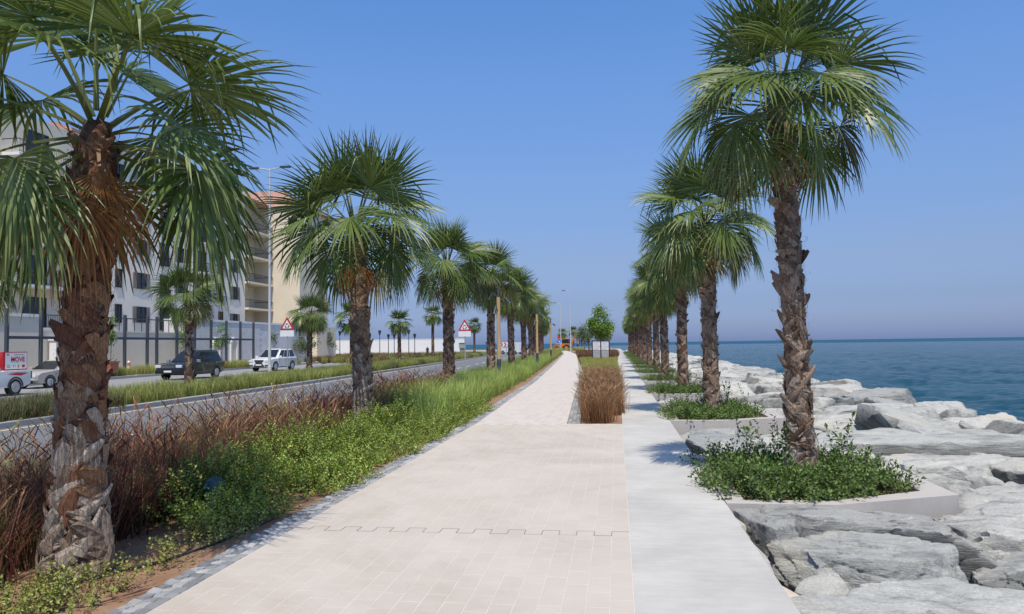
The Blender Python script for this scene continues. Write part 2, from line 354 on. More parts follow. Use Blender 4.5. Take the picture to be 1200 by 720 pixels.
def np_mesh(name, V, F, mat=None, col=None, rnd=None, smooth=False):
    """V (n,3), F (m,k) all faces of k corners; col (n,3) and rnd (n,) become point attributes."""
    V = np.asarray(V, np.float32); F = np.asarray(F, np.int32); k = F.shape[1]
    me = bpy.data.meshes.new(name)
    me.vertices.add(len(V)); me.vertices.foreach_set('co', V.ravel())
    me.loops.add(F.size); me.loops.foreach_set('vertex_index', F.ravel())
    me.polygons.add(len(F)); me.polygons.foreach_set('loop_start', np.arange(len(F), dtype=np.int32) * k)
    try: me.polygons.foreach_set('loop_total', np.full(len(F), k, np.int32))
    except Exception: pass
    if col is not None:
        a = me.attributes.new('Col', 'FLOAT_COLOR', 'POINT')
        c4 = np.ones((len(V), 4), np.float32); c4[:, :3] = col; a.data.foreach_set('color', c4.ravel())
    if rnd is not None:
        a = me.attributes.new('rnd', 'FLOAT', 'POINT'); a.data.foreach_set('value', np.asarray(rnd, np.float32))
    me.polygons.foreach_set('use_smooth', np.full(len(F), bool(smooth)))
    me.update(calc_edges=True); me.validate()
    if mat is not None: me.materials.append(mat)
    return me

class MB:
    """Collects simple solids into one mesh."""
    def __init__(s): s.v = []; s.f = []
    def add(s, v, f):
        b = len(s.v); s.v += [tuple(p) for p in v]; s.f += [tuple(i + b for i in q) for q in f]; return s
    def box(s, x0, x1, y0, y1, z0, z1, c=0.0):
        if c <= 0:
            v = [(x, y, z) for z in (z0, z1) for x, y in ((x0, y0), (x1, y0), (x1, y1), (x0, y1))]
            return s.add(v, [(3, 2, 1, 0), (4, 5, 6, 7), (0, 1, 5, 4), (1, 2, 6, 5), (2, 3, 7, 6), (3, 0, 4, 7)])
        bm = bmesh.new(); bmesh.ops.create_cube(bm, size=1)
        for q in bm.verts: q.co = Vector((x0 + (q.co.x + .5) * (x1 - x0), y0 + (q.co.y + .5) * (y1 - y0), z0 + (q.co.z + .5) * (z1 - z0)))
        bmesh.ops.bevel(bm, geom=bm.edges[:], offset=c, segments=2, affect='EDGES', profile=0.6)
        bm.verts.index_update()
        s.add([q.co[:] for q in bm.verts], [[q.index for q in f.verts] for f in bm.faces]); bm.free(); return s
    def tube(s, pts, radii, n=8, caps=True):
        pts = [Vector(p) for p in pts]
        if not hasattr(radii, '__len__'): radii = [radii] * len(pts)
        rings = []
        for i, p in enumerate(pts):
            d = (pts[min(i + 1, len(pts) - 1)] - pts[max(i - 1, 0)]).normalized()
            a = d.orthogonal().normalized() if abs(d.z) < 0.9 else (Vector((1, 0, 0)) - d * d.x).normalized()
            b = d.cross(a)
            rings.append([p + radii[i] * (math.cos(2 * PI * k / n) * a + math.sin(2 * PI * k / n) * b) for k in range(n)])
        v = [q for r in rings for q in r]; f = []
        for i in range(len(pts) - 1):
            for k in range(n):
                f.append((i * n + k, i * n + (k + 1) % n, (i + 1) * n + (k + 1) % n, (i + 1) * n + k))
        if caps: f.append(tuple(reversed(range(n)))); f.append(tuple((len(pts) - 1) * n + k for k in range(n)))
        return s.add(v, f)
    def prism(s, poly, ax, t0, t1, c=0.0):
        """polygon in the two other axes extruded along axis ax from t0 to t1; c shrinks the end caps (chamfer)"""
        n = len(poly); cx = sum(p[0] for p in poly) / n; cy = sum(p[1] for p in poly) / n
        def pt(p, t):
            a, b = p
            return {0: (t, a, b), 1: (a, t, b), 2: (a, b, t)}[ax]
        def shr(p):
            d = math.hypot(p[0] - cx, p[1] - cy) or 1
            k = max(0, 1 - c * 1.2 / d); return (cx + (p[0] - cx) * k, cy + (p[1] - cy) * k)
        if c > 0:
            rings = [[pt(shr(p), t0) for p in poly], [pt(p, t0 + c) for p in poly], [pt(p, t1 - c) for p in poly], [pt(shr(p), t1) for p in poly]]
        else: rings = [[pt(p, t0) for p in poly], [pt(p, t1) for p in poly]]
        v = [q for r in rings for q in r]; f = []
        for i in range(len(rings) - 1):
            for k in range(n): f.append((i * n + k, i * n + (k + 1) % n, (i + 1) * n + (k + 1) % n, (i + 1) * n + k))
        f.append(tuple(reversed(range(n)))); f.append(tuple((len(rings) - 1) * n + k for k in range(n)))
        return s.add(v, f)
    def mesh(s, name, mat, smooth=False):
        me = bpy.data.meshes.new(name); me.from_pydata(s.v, [], s.f)
        bm = bmesh.new(); bm.from_mesh(me); bmesh.ops.recalc_face_normals(bm, faces=bm.faces[:]); bm.to_mesh(me); bm.free()
        if smooth:
            for p in me.polygons: p.use_smooth = True
            try: me.set_sharp_from_angle(angle=rad(40))
            except Exception: pass
        me.materials.append(MAT[mat] if isinstance(mat, str) else mat); return me
    def build(s, name, mat, parent=None, loc=None, rot=None, smooth=False):
        return link(name, s.mesh(name, mat, smooth), parent, loc, rot)

def surf(name, mb, mat, kind='structure', label=None, cat=None, parent=None, smooth=False):
    o = mb.build(name, mat, parent, smooth=smooth)
    return tag(o, label, cat, None, kind)

# how far the promenade, road and planting swing to the left with distance
_SD = [0, 16, 23, 33, 50, 72, 119, 160, 200, 260]
_SS = [0, 0.0, .26, .58, 1.42, 2.6, 5.2, 8.8, 13.0, 21.0]
def shift(d):
    return float(np.interp(d, _SD, _SS)) if not isinstance(d, np.ndarray) else np.interp(d, _SD, _SS)
def ribbon(xl, xr, ds, z, mb=None, zr=None):
    """sheet between two curves of x given the distance d"""
    mb = mb or MB(); v = []; f = []
    for i, d in enumerate(ds):
        v += [(xl(d), d, z), (xr(d), d, z if zr is None else zr)]
        if i: f.append((2 * i - 2, 2 * i - 1, 2 * i + 1, 2 * i))
    return mb.add(v, f)
def steps(a, b, st): return list(np.arange(a, b, st)) + [b]

# ------------------------------------------------------------------ ground, sea, roads
g = MB(); g.add([(-700, -60, -.34), (1.0, -60, -.34), (1.0, 270, -.34), (-60, 290, -.34), (-700, 290, -.34)], [(0, 1, 2, 3, 4)])
surf('ground', g, 'ground', label='sandy open ground under the roads and planting', cat='ground')
g = MB(); S = 60000
g.add([(-S, -S, -2.7), (S, -S, -2.7), (S, S, -2.7), (-S, S, -2.7)], [(0, 1, 2, 3)])
sea = surf('sea', g, 'far_sea', label='deep blue rippled sea out to the horizon', cat='sea')
rs_ = 11.0 * 1.0115 ** np.arange(400); an_ = np.linspace(rad(-4), rad(48), 460)
RR_, AA_ = np.meshgrid(rs_, an_, indexing='ij'); WX, WY = RR_ * np.sin(AA_) + 1.0, RR_ * np.cos(AA_)
WZ = np.zeros_like(WX); wr = np.random.default_rng(2)
for k in range(46):
    lam = 0.9 * 1.075 ** k * wr.uniform(.8, 1.2); th = rad(205) + wr.normal(0, .55); ph = wr.uniform(0, 6.28); amp = .017 * lam ** .8 if lam < 6 else .05
    vis = np.clip(1.6 * lam / (RR_ * .0115 * 2) - .6, 0, 1)      # ripples too small for the grid flatten out
    WZ += amp * vis * np.sin(2 * PI / lam * (WX * math.cos(th) + WY * math.sin(th)) + ph)
WZ = WZ * .42 * np.clip((1100 - RR_) / 700, 0, 1) - 2.7 + .35
nr, na = WX.shape; idx = np.arange(nr * na).reshape(nr, na)
WF = np.stack([idx[:-1, :-1], idx[:-1, 1:], idx[1:, 1:], idx[1:, :-1]], -1).reshape(-1, 4)
link('waves', np_mesh('waves', np.stack([WX, WY, WZ], -1).reshape(-1, 3), WF, MAT['sea'], smooth=True), sea)
g = MB(); g.add([(-700, -60, -2.69), (0.9, -60, -2.69), (0.9, -60, -.35), (-700, -60, -.35)], [(0, 1, 2, 3)])
g.add([(-700, 290, -2.69), (-60, 290, -2.69), (-60, 290, -.35), (-700, 290, -.35)], [(0, 1, 2, 3)])
g.add([(1.0, 270, -2.69), (-60, 290, -2.69), (-60, 290, -.35), (1.0, 270, -.35)], [(0, 1, 2, 3)])
surf('shore_bank', g, 'ground', label='low sandy bank where the land meets the sea', cat='bank')

CS = steps(-4, 200, 2.0)
g = ribbon(lambda d: -15.3 - shift(d), lambda d: -6.7 - shift(d), CS, -.30)
road = surf('road', g, 'asphalt', label='grey asphalt carriageway beside the purple grasses', cat='road')
g = MB()
for d0 in np.arange(2.0, 150, 6.0):
    ribbon(lambda d: -11.12 - shift(d), lambda d: -10.98 - shift(d), steps(d0, d0 + 2.6, .65), -.296, g)
surf('lane_marking', g, 'line_white', parent=road)
g = ribbon(lambda d: -15.02 - shift(d), lambda d: -14.88 - shift(d), CS, -.296)
ribbon(lambda d: -7.1 - shift(d), lambda d: -6.97 - shift(d), CS, -.296, g)
surf('edge_line', g, 'line_yellow', parent=road)
g = ribbon(lambda d: -31.9 - shift(d), lambda d: -22.4 - shift(d), CS, -.325)
surf('service_road', g, 'asphalt_pale', label='pale worn service road with parked cars', cat='road')
g = ribbon(lambda d: -34.2 - shift(d) * .4, lambda d: -32.15 - shift(d), CS, -.19)
pav = surf('pavement', g, 'paving_pale', label='pale pavement between the service road and the fence planting', cat='pavement')
g = ribbon(lambda d: -75, lambda d: -34.2 - shift(d) * .4, CS, -.17)
surf('terrace_ground', g, 'ground', label='sandy strip at the foot of the apartment walls', cat='ground')
# median: lawn sheet
g = ribbon(lambda d: -21.9 - shift(d), lambda d: -15.3 - shift(d), CS, -.19)
surf('median', g, 'lawn', label='raised grassy strip between the two roads', cat='median')

kerb_me = MB().box(-.13, .13, -.497, .497, -.14, .14, .015).mesh('kerb_stone', 'kerb')
kerb = empty('kerb', 'grey concrete kerb edging the grass strip along the road', 'kerb'); kerb['kind'] = 'structure'
for base, x0 in ((kerb, -15.43), ):
    for d in np.arange(10.5, 130, 1.0):
        a = math.atan2(shift(d + .5) - shift(d - .5), 1.0)
        link('kerb_stone', kerb_me, base, (x0 - shift(d), d, -.29), (0, 0, a))
for nm, x0, zc, lab in (('kerb', -6.57, -.29, 'low kerb hidden along the purple grasses by the road'), ('kerb', -22.1, -.30, 'kerb along the near side of the service road'), ('kerb', -32.02, -.30, 'kerb along the pale pavement beyond the service road')):
    g = MB()
    v = []; f = []
    for i, d in enumerate(steps(-4, 150, 2.0)):
        x = x0 - shift(d)
        v += [(x - .13, d, zc - .1), (x - .13, d, zc + .14), (x + .13, d, zc + .14), (x + .13, d, zc - .1)]
        if i:
            b = 4 * i
            for q in range(3): f.append((b - 4 + q, b - 3 + q, b + 1 + q, b + q))
    g.add(v, f); o = surf(nm, g, 'kerb', label=lab, cat='kerb')

# planting bed on the left, sloping down to the road
xl = lambda d: -6.45 - shift(d); xr = lambda d: -3.2 - shift(d)
g = ribbon(xl, xr, steps(-3, 190, 1.0), -.16, zr=-.025)
bed = surf('planting_bed', g, 'soil', label='orange sandy planting bed between the path and the road', cat='planting bed')

# ------------------------------------------------------------------ path: pavers, setts, slabs
PX0, PX1, PEND = -2.95, 0.07, 15.86
g = MB()
g.add([(PX0, -4, -.0012), (.079, -4, -.0012), (.079, PEND, -.0012), (PX0, PEND, -.0012)], [(0, 1, 2, 3)])
path = surf('path', g, 'joint', label='wide promenade path of pale pinkish concrete pavers', cat='path')
pl = lambda d: -2.95 - shift(d); pr = lambda d: -1.05 - shift(d)
g = ribbon(pl, pr, steps(PEND, 175, 2.0), -.003)
surf('far_path', g, 'paver_far', label='narrow paved path winding off to the left into the distance', cat='path')

def paver_vf(w_, l_, h=.03, c=.0022):
    a, b = w_ / 2, l_ / 2
    v = [(-a, -b, -h), (a, -b, -h), (a, b, -h), (-a, b, -h), (-a, -b, -c), (a, -b, -c), (a, b, -c), (-a, b, -c), (-a + c, -b + c, 0), (a - c, -b + c, 0), (a - c, b - c, 0), (-a + c, b - c, 0)]
    f = [(8, 9, 10, 11)] + [(i, (i + 1) % 4, 4 + (i + 1) % 4, 4 + i) for i in range(4)] + [(4 + i, 4 + (i + 1) % 4, 8 + (i + 1) % 4, 8 + i) for i in range(4)]
    return v, f
CW, RL, GAP = 0.151, 0.30, 0.0038
ncol = 20
pv = MB(); pv.add(*paver_vf(CW - GAP, RL - GAP)); paver_me = pv.mesh('paver', 'paver')
pvh = MB(); pvh.add(*paver_vf(CW - GAP, RL / 2 - GAP)); half_me = pvh.mesh('paver', 'paver')
JD = 6.78                                       # the dark zigzag joint
spots = []
for i in range(ncol):
    x = PX0 + .005 + CW * (i + .5)
    off = JD + (0.075 if i % 2 else -0.075)
    for k in range(-30, 32):
        d0 = off + k * RL; d1 = d0 + RL
        if d1 > PEND or d0 < -1.5: continue
        spots.append((x, (d0 + d1) / 2))
near = [s for s in spots if s[1] > 4.35 + 0.0]
near.sort(key=lambda s: (s[0] + 1.0) ** 2 * .35 + (s[1]) ** 2)
rest = near[300:] + [s for s in spots if s[1] <= 4.35]
for x, y in near[:300]:
    link('paver', paver_me, path, (x, y, random.uniform(0, .0014)), (random.gauss(0, .001), random.gauss(0, .0015), random.gauss(0, .002)))
pv_, pf_ = paver_vf(CW - GAP, RL - GAP)
pv_ = np.array(pv_); pf_ = np.array(pf_)
def scatter(tv, tf, locs, rots=None, scales=None):
    """copies of one template: returns verts, faces"""
    n = len(locs); tv = np.asarray(tv, np.float32)
    V = np.repeat(tv[None], n, 0)
    if scales is not None: V = V * (scales[:, None, None] if scales.ndim == 1 else scales[:, None, :])
    if rots is not None: V = np.einsum('nij,nkj->nki', rots, V)
    V = V + np.asarray(locs)[:, None, :]
    F = np.asarray(tf)[None] + (np.arange(n) * len(tv))[:, None, None]
    return V.reshape(-1, 3), F.reshape(-1, np.asarray(tf).shape[1])
L_ = np.array([(x, y, random.uniform(0, .0014)) for x, y in rest])
V, F = scatter(pv_, pf_, L_)
o = link('paver_field', np_mesh('paver_field', V, F, MAT['paver'], rnd=np.repeat(RNG.random(len(rest)), len(pv_))), path); o['kind'] = 'stuff'
# dark zigzag joint
g = MB(); hw = .0024
for i in range(ncol):
    x0 = PX0 + .005 + CW * i; off = JD + (0.075 if i % 2 else -0.075)
    g.box(x0, x0 + CW, off - hw, off + hw, -.004, .0018)
    if i: g.box(x0 - .0022, x0 + .0022, JD - .075, JD + .075, -.004, .0019)
g.build('expansion_joint', 'joint_dark', path)

# setts along both edges
def sett_mesh(seed):
    r = random.Random(seed); v, f = paver_vf(.080, .098, .05, .010)
    v = [(x + r.uniform(-.006, .006), y + r.uniform(-.008, .008), z + (r.uniform(-.007, .007) if z > -.04 else 0)) for x, y, z in v]
    m_ = MB(); m_.add(v, f); return m_.mesh('sett', 'sett'), v, f
setts = [sett_mesh(s) for s in range(6)]
edge = empty('path_edging', 'double row of grey stone setts edging the pale path', 'edging'); edge['kind'] = 'structure'
g = ribbon(lambda d: pl(d) - .285, lambda d: pl(d) - .001, steps(-3, 170, 1.5), -.022)
ribbon(lambda d: pr(d) + .001, lambda d: min(pr(d) + .275, .05), steps(PEND, 60, 1.0), -.022, g)
g.build('edging_bed', 'dark_joint', edge)
sp = []
for row in (0, 1, 2):
    d = -1.0 + row * .04
    while d < 60:
        sp.append((pl(d) - .046 - .089 * row, d, math.atan2(shift(d + .2) - shift(d - .2), .4))); d += .107
d = PEND + .12
while d < 45:
    for row in (0, 1, 2):
        sp.append((pr(d) + .046 + .089 * row, d + row * .04, math.atan2(shift(d + .2) - shift(d - .2), .4)))
    d += .107
nearS = [q for q in sp if q[1] > 3.9]; nearS.sort(key=lambda q: q[1]); restS = nearS[290:]
for i, (x, y, a) in enumerate(nearS[:290]):
    link('sett', setts[i * 7 % 6][0], edge, (x, y, -.004 + random.uniform(-.005, .005)), (random.gauss(0, .03), random.gauss(0, .03), a + random.gauss(0, .05)))
restS += [q for q in sp if q[1] <= 3.9]
def rotz_mats(a):
    c, s_ = np.cos(a), np.sin(a); R = np.zeros((len(a), 3, 3)); R[:, 0, 0] = c; R[:, 0, 1] = -s_; R[:, 1, 0] = s_; R[:, 1, 1] = c; R[:, 2, 2] = 1; return R
A_ = np.array([q[2] for q in restS]); V, F = scatter(setts[0][1], setts[0][2], np.array([(q[0], q[1], -.004) for q in restS]), rotz_mats(A_))
o = link('sett_field', np_mesh('sett_field', V, F, MAT['sett'], rnd=np.repeat(RNG.random(len(restS)), len(setts[0][1]))), edge); o['kind'] = 'stuff'

# smooth concrete strip along the sea side
walk = MB().box(0.08, 1.05, -4, 200, -.46, -.012).build('walkway', 'slab_base')
tag(walk, 'smooth grey concrete strip running straight along the planters', 'walkway', None, 'structure')
d = -0.25
for k in range(24):
    d0 = 8.1 + 8.36 * (k - 1); d1 = d0 + 8.36
    MB().box(.076, 1.07, d0 + .004, d1 - .004, -.25, 0.0, .006).build('concrete_slab', 'concrete', walk)

# ------------------------------------------------------------------ boulders
ORD = ['nearest', 'second', 'third', 'fourth', 'fifth', 'sixth', 'seventh', 'eighth', 'ninth', 'tenth', 'eleventh', 'twelfth', 'thirteenth', 'fourteenth', 'fifteenth', 'sixteenth']
def ico(sub):
    bm = bmesh.new(); bmesh.ops.create_icosphere(bm, subdivisions=sub, radius=1); bm.verts.index_update()
    v = np.array([q.co[:] for q in bm.verts]); f = np.array([[q.index for q in p.verts] for p in bm.faces]); bm.free(); return v, f
ICO = {s: ico(s) for s in (3, 4, 5, 6)}
def rock_mesh(seed, sub, mat, flat=0.5, tilt=0.12):
    r = np.random.default_rng(seed); D, F = ICO[sub]
    n = r.normal(size=(13, 3)); n[:, 2] = np.where(np.arange(13) < 9, n[:, 2] * .25, np.abs(n[:, 2]) * .8); n /= np.linalg.norm(n, axis=1)[:, None]; dd = np.where(np.arange(13) < 9, r.uniform(.74, 1.0, 13), r.uniform(.82, 1.0, 13))
    top = np.array([[r.normal(0, tilt), r.normal(0, tilt), 1.0], [r.normal(0, .22), r.normal(0, .22), 1.0], [0, 0, -1.0]])
    top /= np.linalg.norm(top, axis=1)[:, None]
    n = np.vstack([n, top]); dd = np.concatenate([dd, [flat, flat * 1.18, .6]])
    dot = D @ n.T; dot = np.where(dot > 1e-3, dot, 1e-3)
    q = dd[None] / dot
    q = np.sort(q, 1); k = 0.014                                    # slightly worn edges
    R = -k * np.log(np.exp(-(q[:, :4] - q[:, :1]) / k).sum(1)) + q[:, 0]
    P = D * R[:, None]
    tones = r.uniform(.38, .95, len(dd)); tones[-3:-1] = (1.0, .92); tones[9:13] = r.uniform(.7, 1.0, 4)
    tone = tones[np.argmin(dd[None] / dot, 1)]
    off = Vector((seed * 3.1, seed * 1.7, 0)); out = np.zeros(len(P))
    ax = r.normal(size=3); ax[2] = abs(ax[2]) + 1.0; ax /= np.linalg.norm(ax)
    for i, p in enumerate(P):
        v = Vector(p)
        h = noise.fractal(v * 1.5 + off, 1.0, 2.1, 3) * .04
        s_ = p @ ax
        h += (noise.noise(Vector((s_ * 9.0, v.x * 1.0, v.y * 1.0)) + off)) * .028
        if sub > 3:
            c_ = noise.noise(Vector((v.x * 1.3, v.y * 1.9, v.z * 2.6)) + off); h -= .05 * max(0.0, 1 - abs(c_) / .05)      # open cracks
            h += noise.fractal(v * 6.0 + off, 0.9, 2.0, 4) * .016
            ds_, pts_ = noise.voronoi(v * 2.0 + off); c0 = pts_[0]; gv = noise.noise_vector(c0 * 5.31); h += max(-.05, min(.05, (v * 2.0 + off - c0).dot(gv) * .10)) - .012 * max(0.0, 1 - (ds_[1] - ds_[0]) / .05)   # chipped facets
            if sub > 4: ds_, pts_ = noise.voronoi(v * 5.5 + off); c0 = pts_[0]; h += (v * 5.5 + off - c0).dot(noise.noise_vector(c0 * 3.7)) * .022
            h += (noise.cell(Vector((v.x * 1.9 + v.z * .7, v.y * 1.9 - v.z * .5, v.z * 3.5 + v.x * .6)) + off) - .5) * .016                               # broken steps
        out[i] = h
    P = P * (1 + out)[:, None]
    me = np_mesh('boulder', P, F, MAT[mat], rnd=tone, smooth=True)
    try: me.set_sharp_from_angle(angle=rad(32))
    except Exception: pass
    return me
PLANT_D = [8.1 + 8.36 * k for k in range(17)]
def in_planter(x, y, m=0.0):
    if x > 3.65 + m: return False
    for p in PLANT_D:
        if p - m < y < p + 2.95 + m: return True
    return False
# the boulders nearest the camera, one by one: x, y, top z, size (x, y, z), turn, seed, label
hero = [
    (2.38, 5.5, -.05, (1.2, 0.92, .70), .25, 21, 'rock', 'big pale flat-topped boulder at the bottom of the picture beside the concrete strip'),
    (2.05, 6.75, -.02, (0.80, 0.52, .60), -.30, 22, 'rock', 'long whitish boulder with a sloping ridge just behind the bottom flat boulder'),
    (2.12, 7.72, .09, (1.05, 0.62, .66), -.05, 23, 'rock_grey', 'grey slabby boulder lying against the front wall of the nearest planter'),
    (1.38, 7.52, .03, (0.27, 0.55, .45), .15, 24, 'rock_grey', 'small craggy grey boulder wedged between concrete strip and planter wall'),
    (4.05, 8.0, -.0, (1.35, 0.80, .75), .10, 25, 'rock', 'large tabular boulder with dark broken face to the right of the nearest planter'),
    (3.55, 6.75, -.12, (0.80, 0.62, .70), -.2, 26, 'rock', 'pale boulder at the right edge in front of the tabular boulder'),
    (1.82, 14.6, -.06, (0.70, 0.95, .60), .3, 27, 'rock_grey', 'bluish grey boulder in the gap between the first two planters by the strip'),
    (4.60, 12.1, -.08, (1.25, 0.95, .70), .4, 28, 'rock', 'broad smooth boulder right behind the corner of the nearest planter'),
    (6.20, 11.6, -.05, (1.15, 0.85, .70), -.3, 29, 'rock', 'wide pale boulder near the right edge with a dark gap on its left'),
    (5.3, 10.0, -.12, (1.10, 0.80, .70), .2, 30, 'rock', 'flat pale boulder behind the tabular boulder at the right edge'),
    (3.9, 5.2, -.25, (0.95, 0.9, .7), .6, 31, 'rock', 'pale boulder lowest in the right corner of the picture'),
    (1.75, 12.3, -.16, (0.75, 0.8, .55), 0.9, 32, 'rock_grey', 'shaded grey boulder directly behind the nearest planter shrubs'),
    (3.1, 13.4, -.15, (0.95, 0.85, .6), 0.2, 33, 'rock', 'pale boulder behind the nearest palm trunk'),
]
taken = []
for x, y, zt, s3, a, seed, mt, lab in hero:
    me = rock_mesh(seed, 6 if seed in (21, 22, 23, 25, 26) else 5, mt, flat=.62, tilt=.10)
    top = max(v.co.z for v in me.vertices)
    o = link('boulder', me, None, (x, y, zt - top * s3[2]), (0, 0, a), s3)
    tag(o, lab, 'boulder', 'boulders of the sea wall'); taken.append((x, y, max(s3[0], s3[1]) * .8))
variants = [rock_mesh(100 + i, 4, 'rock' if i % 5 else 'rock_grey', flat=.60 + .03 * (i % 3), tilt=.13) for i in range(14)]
def mesh_co(me):
    v = np.empty(len(me.vertices) * 3, np.float32); me.vertices.foreach_get('co', v); return v.reshape(-1, 3)
vco = [mesh_co(me) for me in variants]
fardv = [rock_mesh(200 + i, 3, 'rock', flat=.6, tilt=.14) for i in range(5)]
cand = []
rr = random.Random(5)
cells = {}
def fits(x, y, q):
    for i in range(int(x // 2) - 1, int(x // 2) + 2):
        for j in range(int(y // 2) - 1, int(y // 2) + 2):
            for (u, v, p) in cells.get((i, j), ()):
                if math.hypot(x - u, y - v) < .80 * (q + p): return False
    return True
for lo, hi, tries in ((1.0, 1.2, 2600), (.8, 1.0, 5200), (.6, .8, 9000), (.42, .58, 12000)):
    for _ in range(tries):
        s_ = rr.uniform(lo, hi); x, y = rr.uniform(1.6, 8.15), rr.uniform(3.2, 175)
        if lo < .5 and y > 60: continue
        if in_planter(x, y, s_ * .52) or x - s_ * .75 < 1.08 or (y < 5.0 and x > 4.2): continue
        if any(math.hypot(x - t[0], y - t[1]) < t[2] + s_ * .62 for t in taken) or not fits(x, y, s_): continue
        cells.setdefault((int(x // 2), int(y // 2)), []).append((x, y, s_)); cand.append((x, y, s_))
cand.sort(key=lambda c: c[1])
ordn = 0
for x, y, s_ in cand[:300 - len(hero)]:
    i = rr.randrange(14); me = variants[i]
    zs = .55 + .25 * s_; lift = -.02 + .06 * (x > 7.0) + rr.uniform(-.18, .08) - (.10 if x < 3.7 else 0) - (.12 if s_ < .6 else 0)
    sx, sy = s_ * rr.uniform(1.0, 1.18), s_ * rr.uniform(.85, 1.02)
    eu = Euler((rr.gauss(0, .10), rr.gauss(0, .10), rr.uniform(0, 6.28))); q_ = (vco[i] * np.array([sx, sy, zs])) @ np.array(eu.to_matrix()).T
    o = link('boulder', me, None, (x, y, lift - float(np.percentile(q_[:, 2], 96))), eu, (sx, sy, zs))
    nth = sum(1 for p in PLANT_D if p <= y)
    nth = ORD[min(max(nth, 1), 16) - 1]
    zone = f'just behind the {nth} planter' if x < 3.7 else f'mid-bank level with the {nth} seaside palm' if x < 6.2 else f'at the water edge level with the {nth} seaside palm'
    look = ('grey' if i % 5 == 0 else 'pale') + (' broad' if sx * sy > 1.0 else ' small' if sx * sy < .5 else ' flat-topped')
    if y < 60: tag(o, f'{look} boulder {zone}', 'boulder', f'{look} boulders {zone}')
    else: tag(o, f'far {look} boulder {zone}', 'boulder', f'far {look} boulders {zone}')
# small stones filling the gaps between the big ones
# the rest, and the outer slope, as one mass
Vs, Fs = [], []; base = 0
def put_rock(x, y, zt, s3, i, a):
    global base
    me = fardv[i]; v = np.empty(len(me.vertices) * 3, np.float32); me.vertices.foreach_get('co', v); v = v.reshape(-1, 3)
    f = np.empty(len(me.polygons) * 3, np.int32); me.polygons.foreach_get('vertices', f)
    v = v * np.array(s3); ca, sa = math.cos(a), math.sin(a)
    v = np.stack([v[:, 0] * ca - v[:, 1] * sa, v[:, 0] * sa + v[:, 1] * ca, v[:, 2]], 1)
    v = v + np.array([x, y, zt - v[:, 2].max()]); Vs.append(v); Fs.append(f.reshape(-1, 3) + base); base += len(v)
for x, y, s_ in cand[300 - len(hero):]:
    put_rock(x, y, rr.uniform(-.22, 0), (s_ * 1.1, s_, .6), rr.randrange(5), rr.uniform(0, 6.28))
for k in range(700):
    x, y = rr.uniform(1.25, 8.4), 3.0 + 42 * rr.random() ** 1.5
    if not in_planter(x, y, .15): put_rock(x, y, rr.uniform(-.42, -.16), (rr.uniform(.15, .34), rr.uniform(.12, .28), rr.uniform(.12, .24)), rr.randrange(5), rr.uniform(0, 6.28))
yy = 4.0
while yy < 120:
    for x, zt in ((9.6, -.75), (10.9, -1.7)):
        put_rock(x + rr.uniform(-.2, .2), yy + rr.uniform(-.3, .3), zt + rr.uniform(-.2, .2), (1.05, 1.0, .8), rr.randrange(5), rr.uniform(0, 6.28))
    yy += 1.5
me = np_mesh('boulder_mass', np.vstack(Vs), np.vstack(Fs), MAT['rock'], rnd=np.full(base, .9), smooth=True)
try: me.set_sharp_from_angle(angle=rad(32))
except Exception: pass
tag(link('boulder_mass', me), 'small stones in the gaps, far rocks and wave-side slope of the sea wall', 'rocks', None, 'stuff')
g = MB(); g.add([(1.05, -4, -.75), (8.6, -4, -.75), (11.8, -4, -2.75), (11.8, 190, -2.75), (8.6, 190, -.75), (1.05, 190, -.75)], [(0, 1, 4, 5), (1, 2, 3, 4)])
surf('rubble_bed', g, 'rubble', label='dark stony bed under the boulders', cat='ground')
# torn liner and a tan board where the strip meets the boulders
lm = MB()
for i in range(6):
    y = 6.1 + i * .3
    lm.add([(1.075, y, -.03), (1.075, y + .32, -.02), (1.16 + .03 * math.sin(i * 2.1), y + .30, -.10 - .03 * (i % 2)), (1.15 + .03 * math.sin(i * 1.3), y, -.12)], [(0, 1, 2, 3)])
    lm.add([(1.16 + .03 * math.sin(i * 2.1), y + .30, -.10 - .03 * (i % 2)), (1.15 + .03 * math.sin(i * 1.3), y, -.12), (1.11, y, -.30), (1.12, y + .3, -.30)], [(0, 1, 2, 3)])
tag(lm.build('liner', 'liner'), 'torn beige liner fabric poking out along the edge of the concrete strip', 'fabric')
bd = MB().prism([(1.075, 5.05), (1.30, 5.45), (1.20, 5.75), (1.075, 6.1)], 2, -.16, -.13)
tag(bd.build('board', 'foam'), 'tan board offcut wedged beside the bottom flat boulder', 'board')

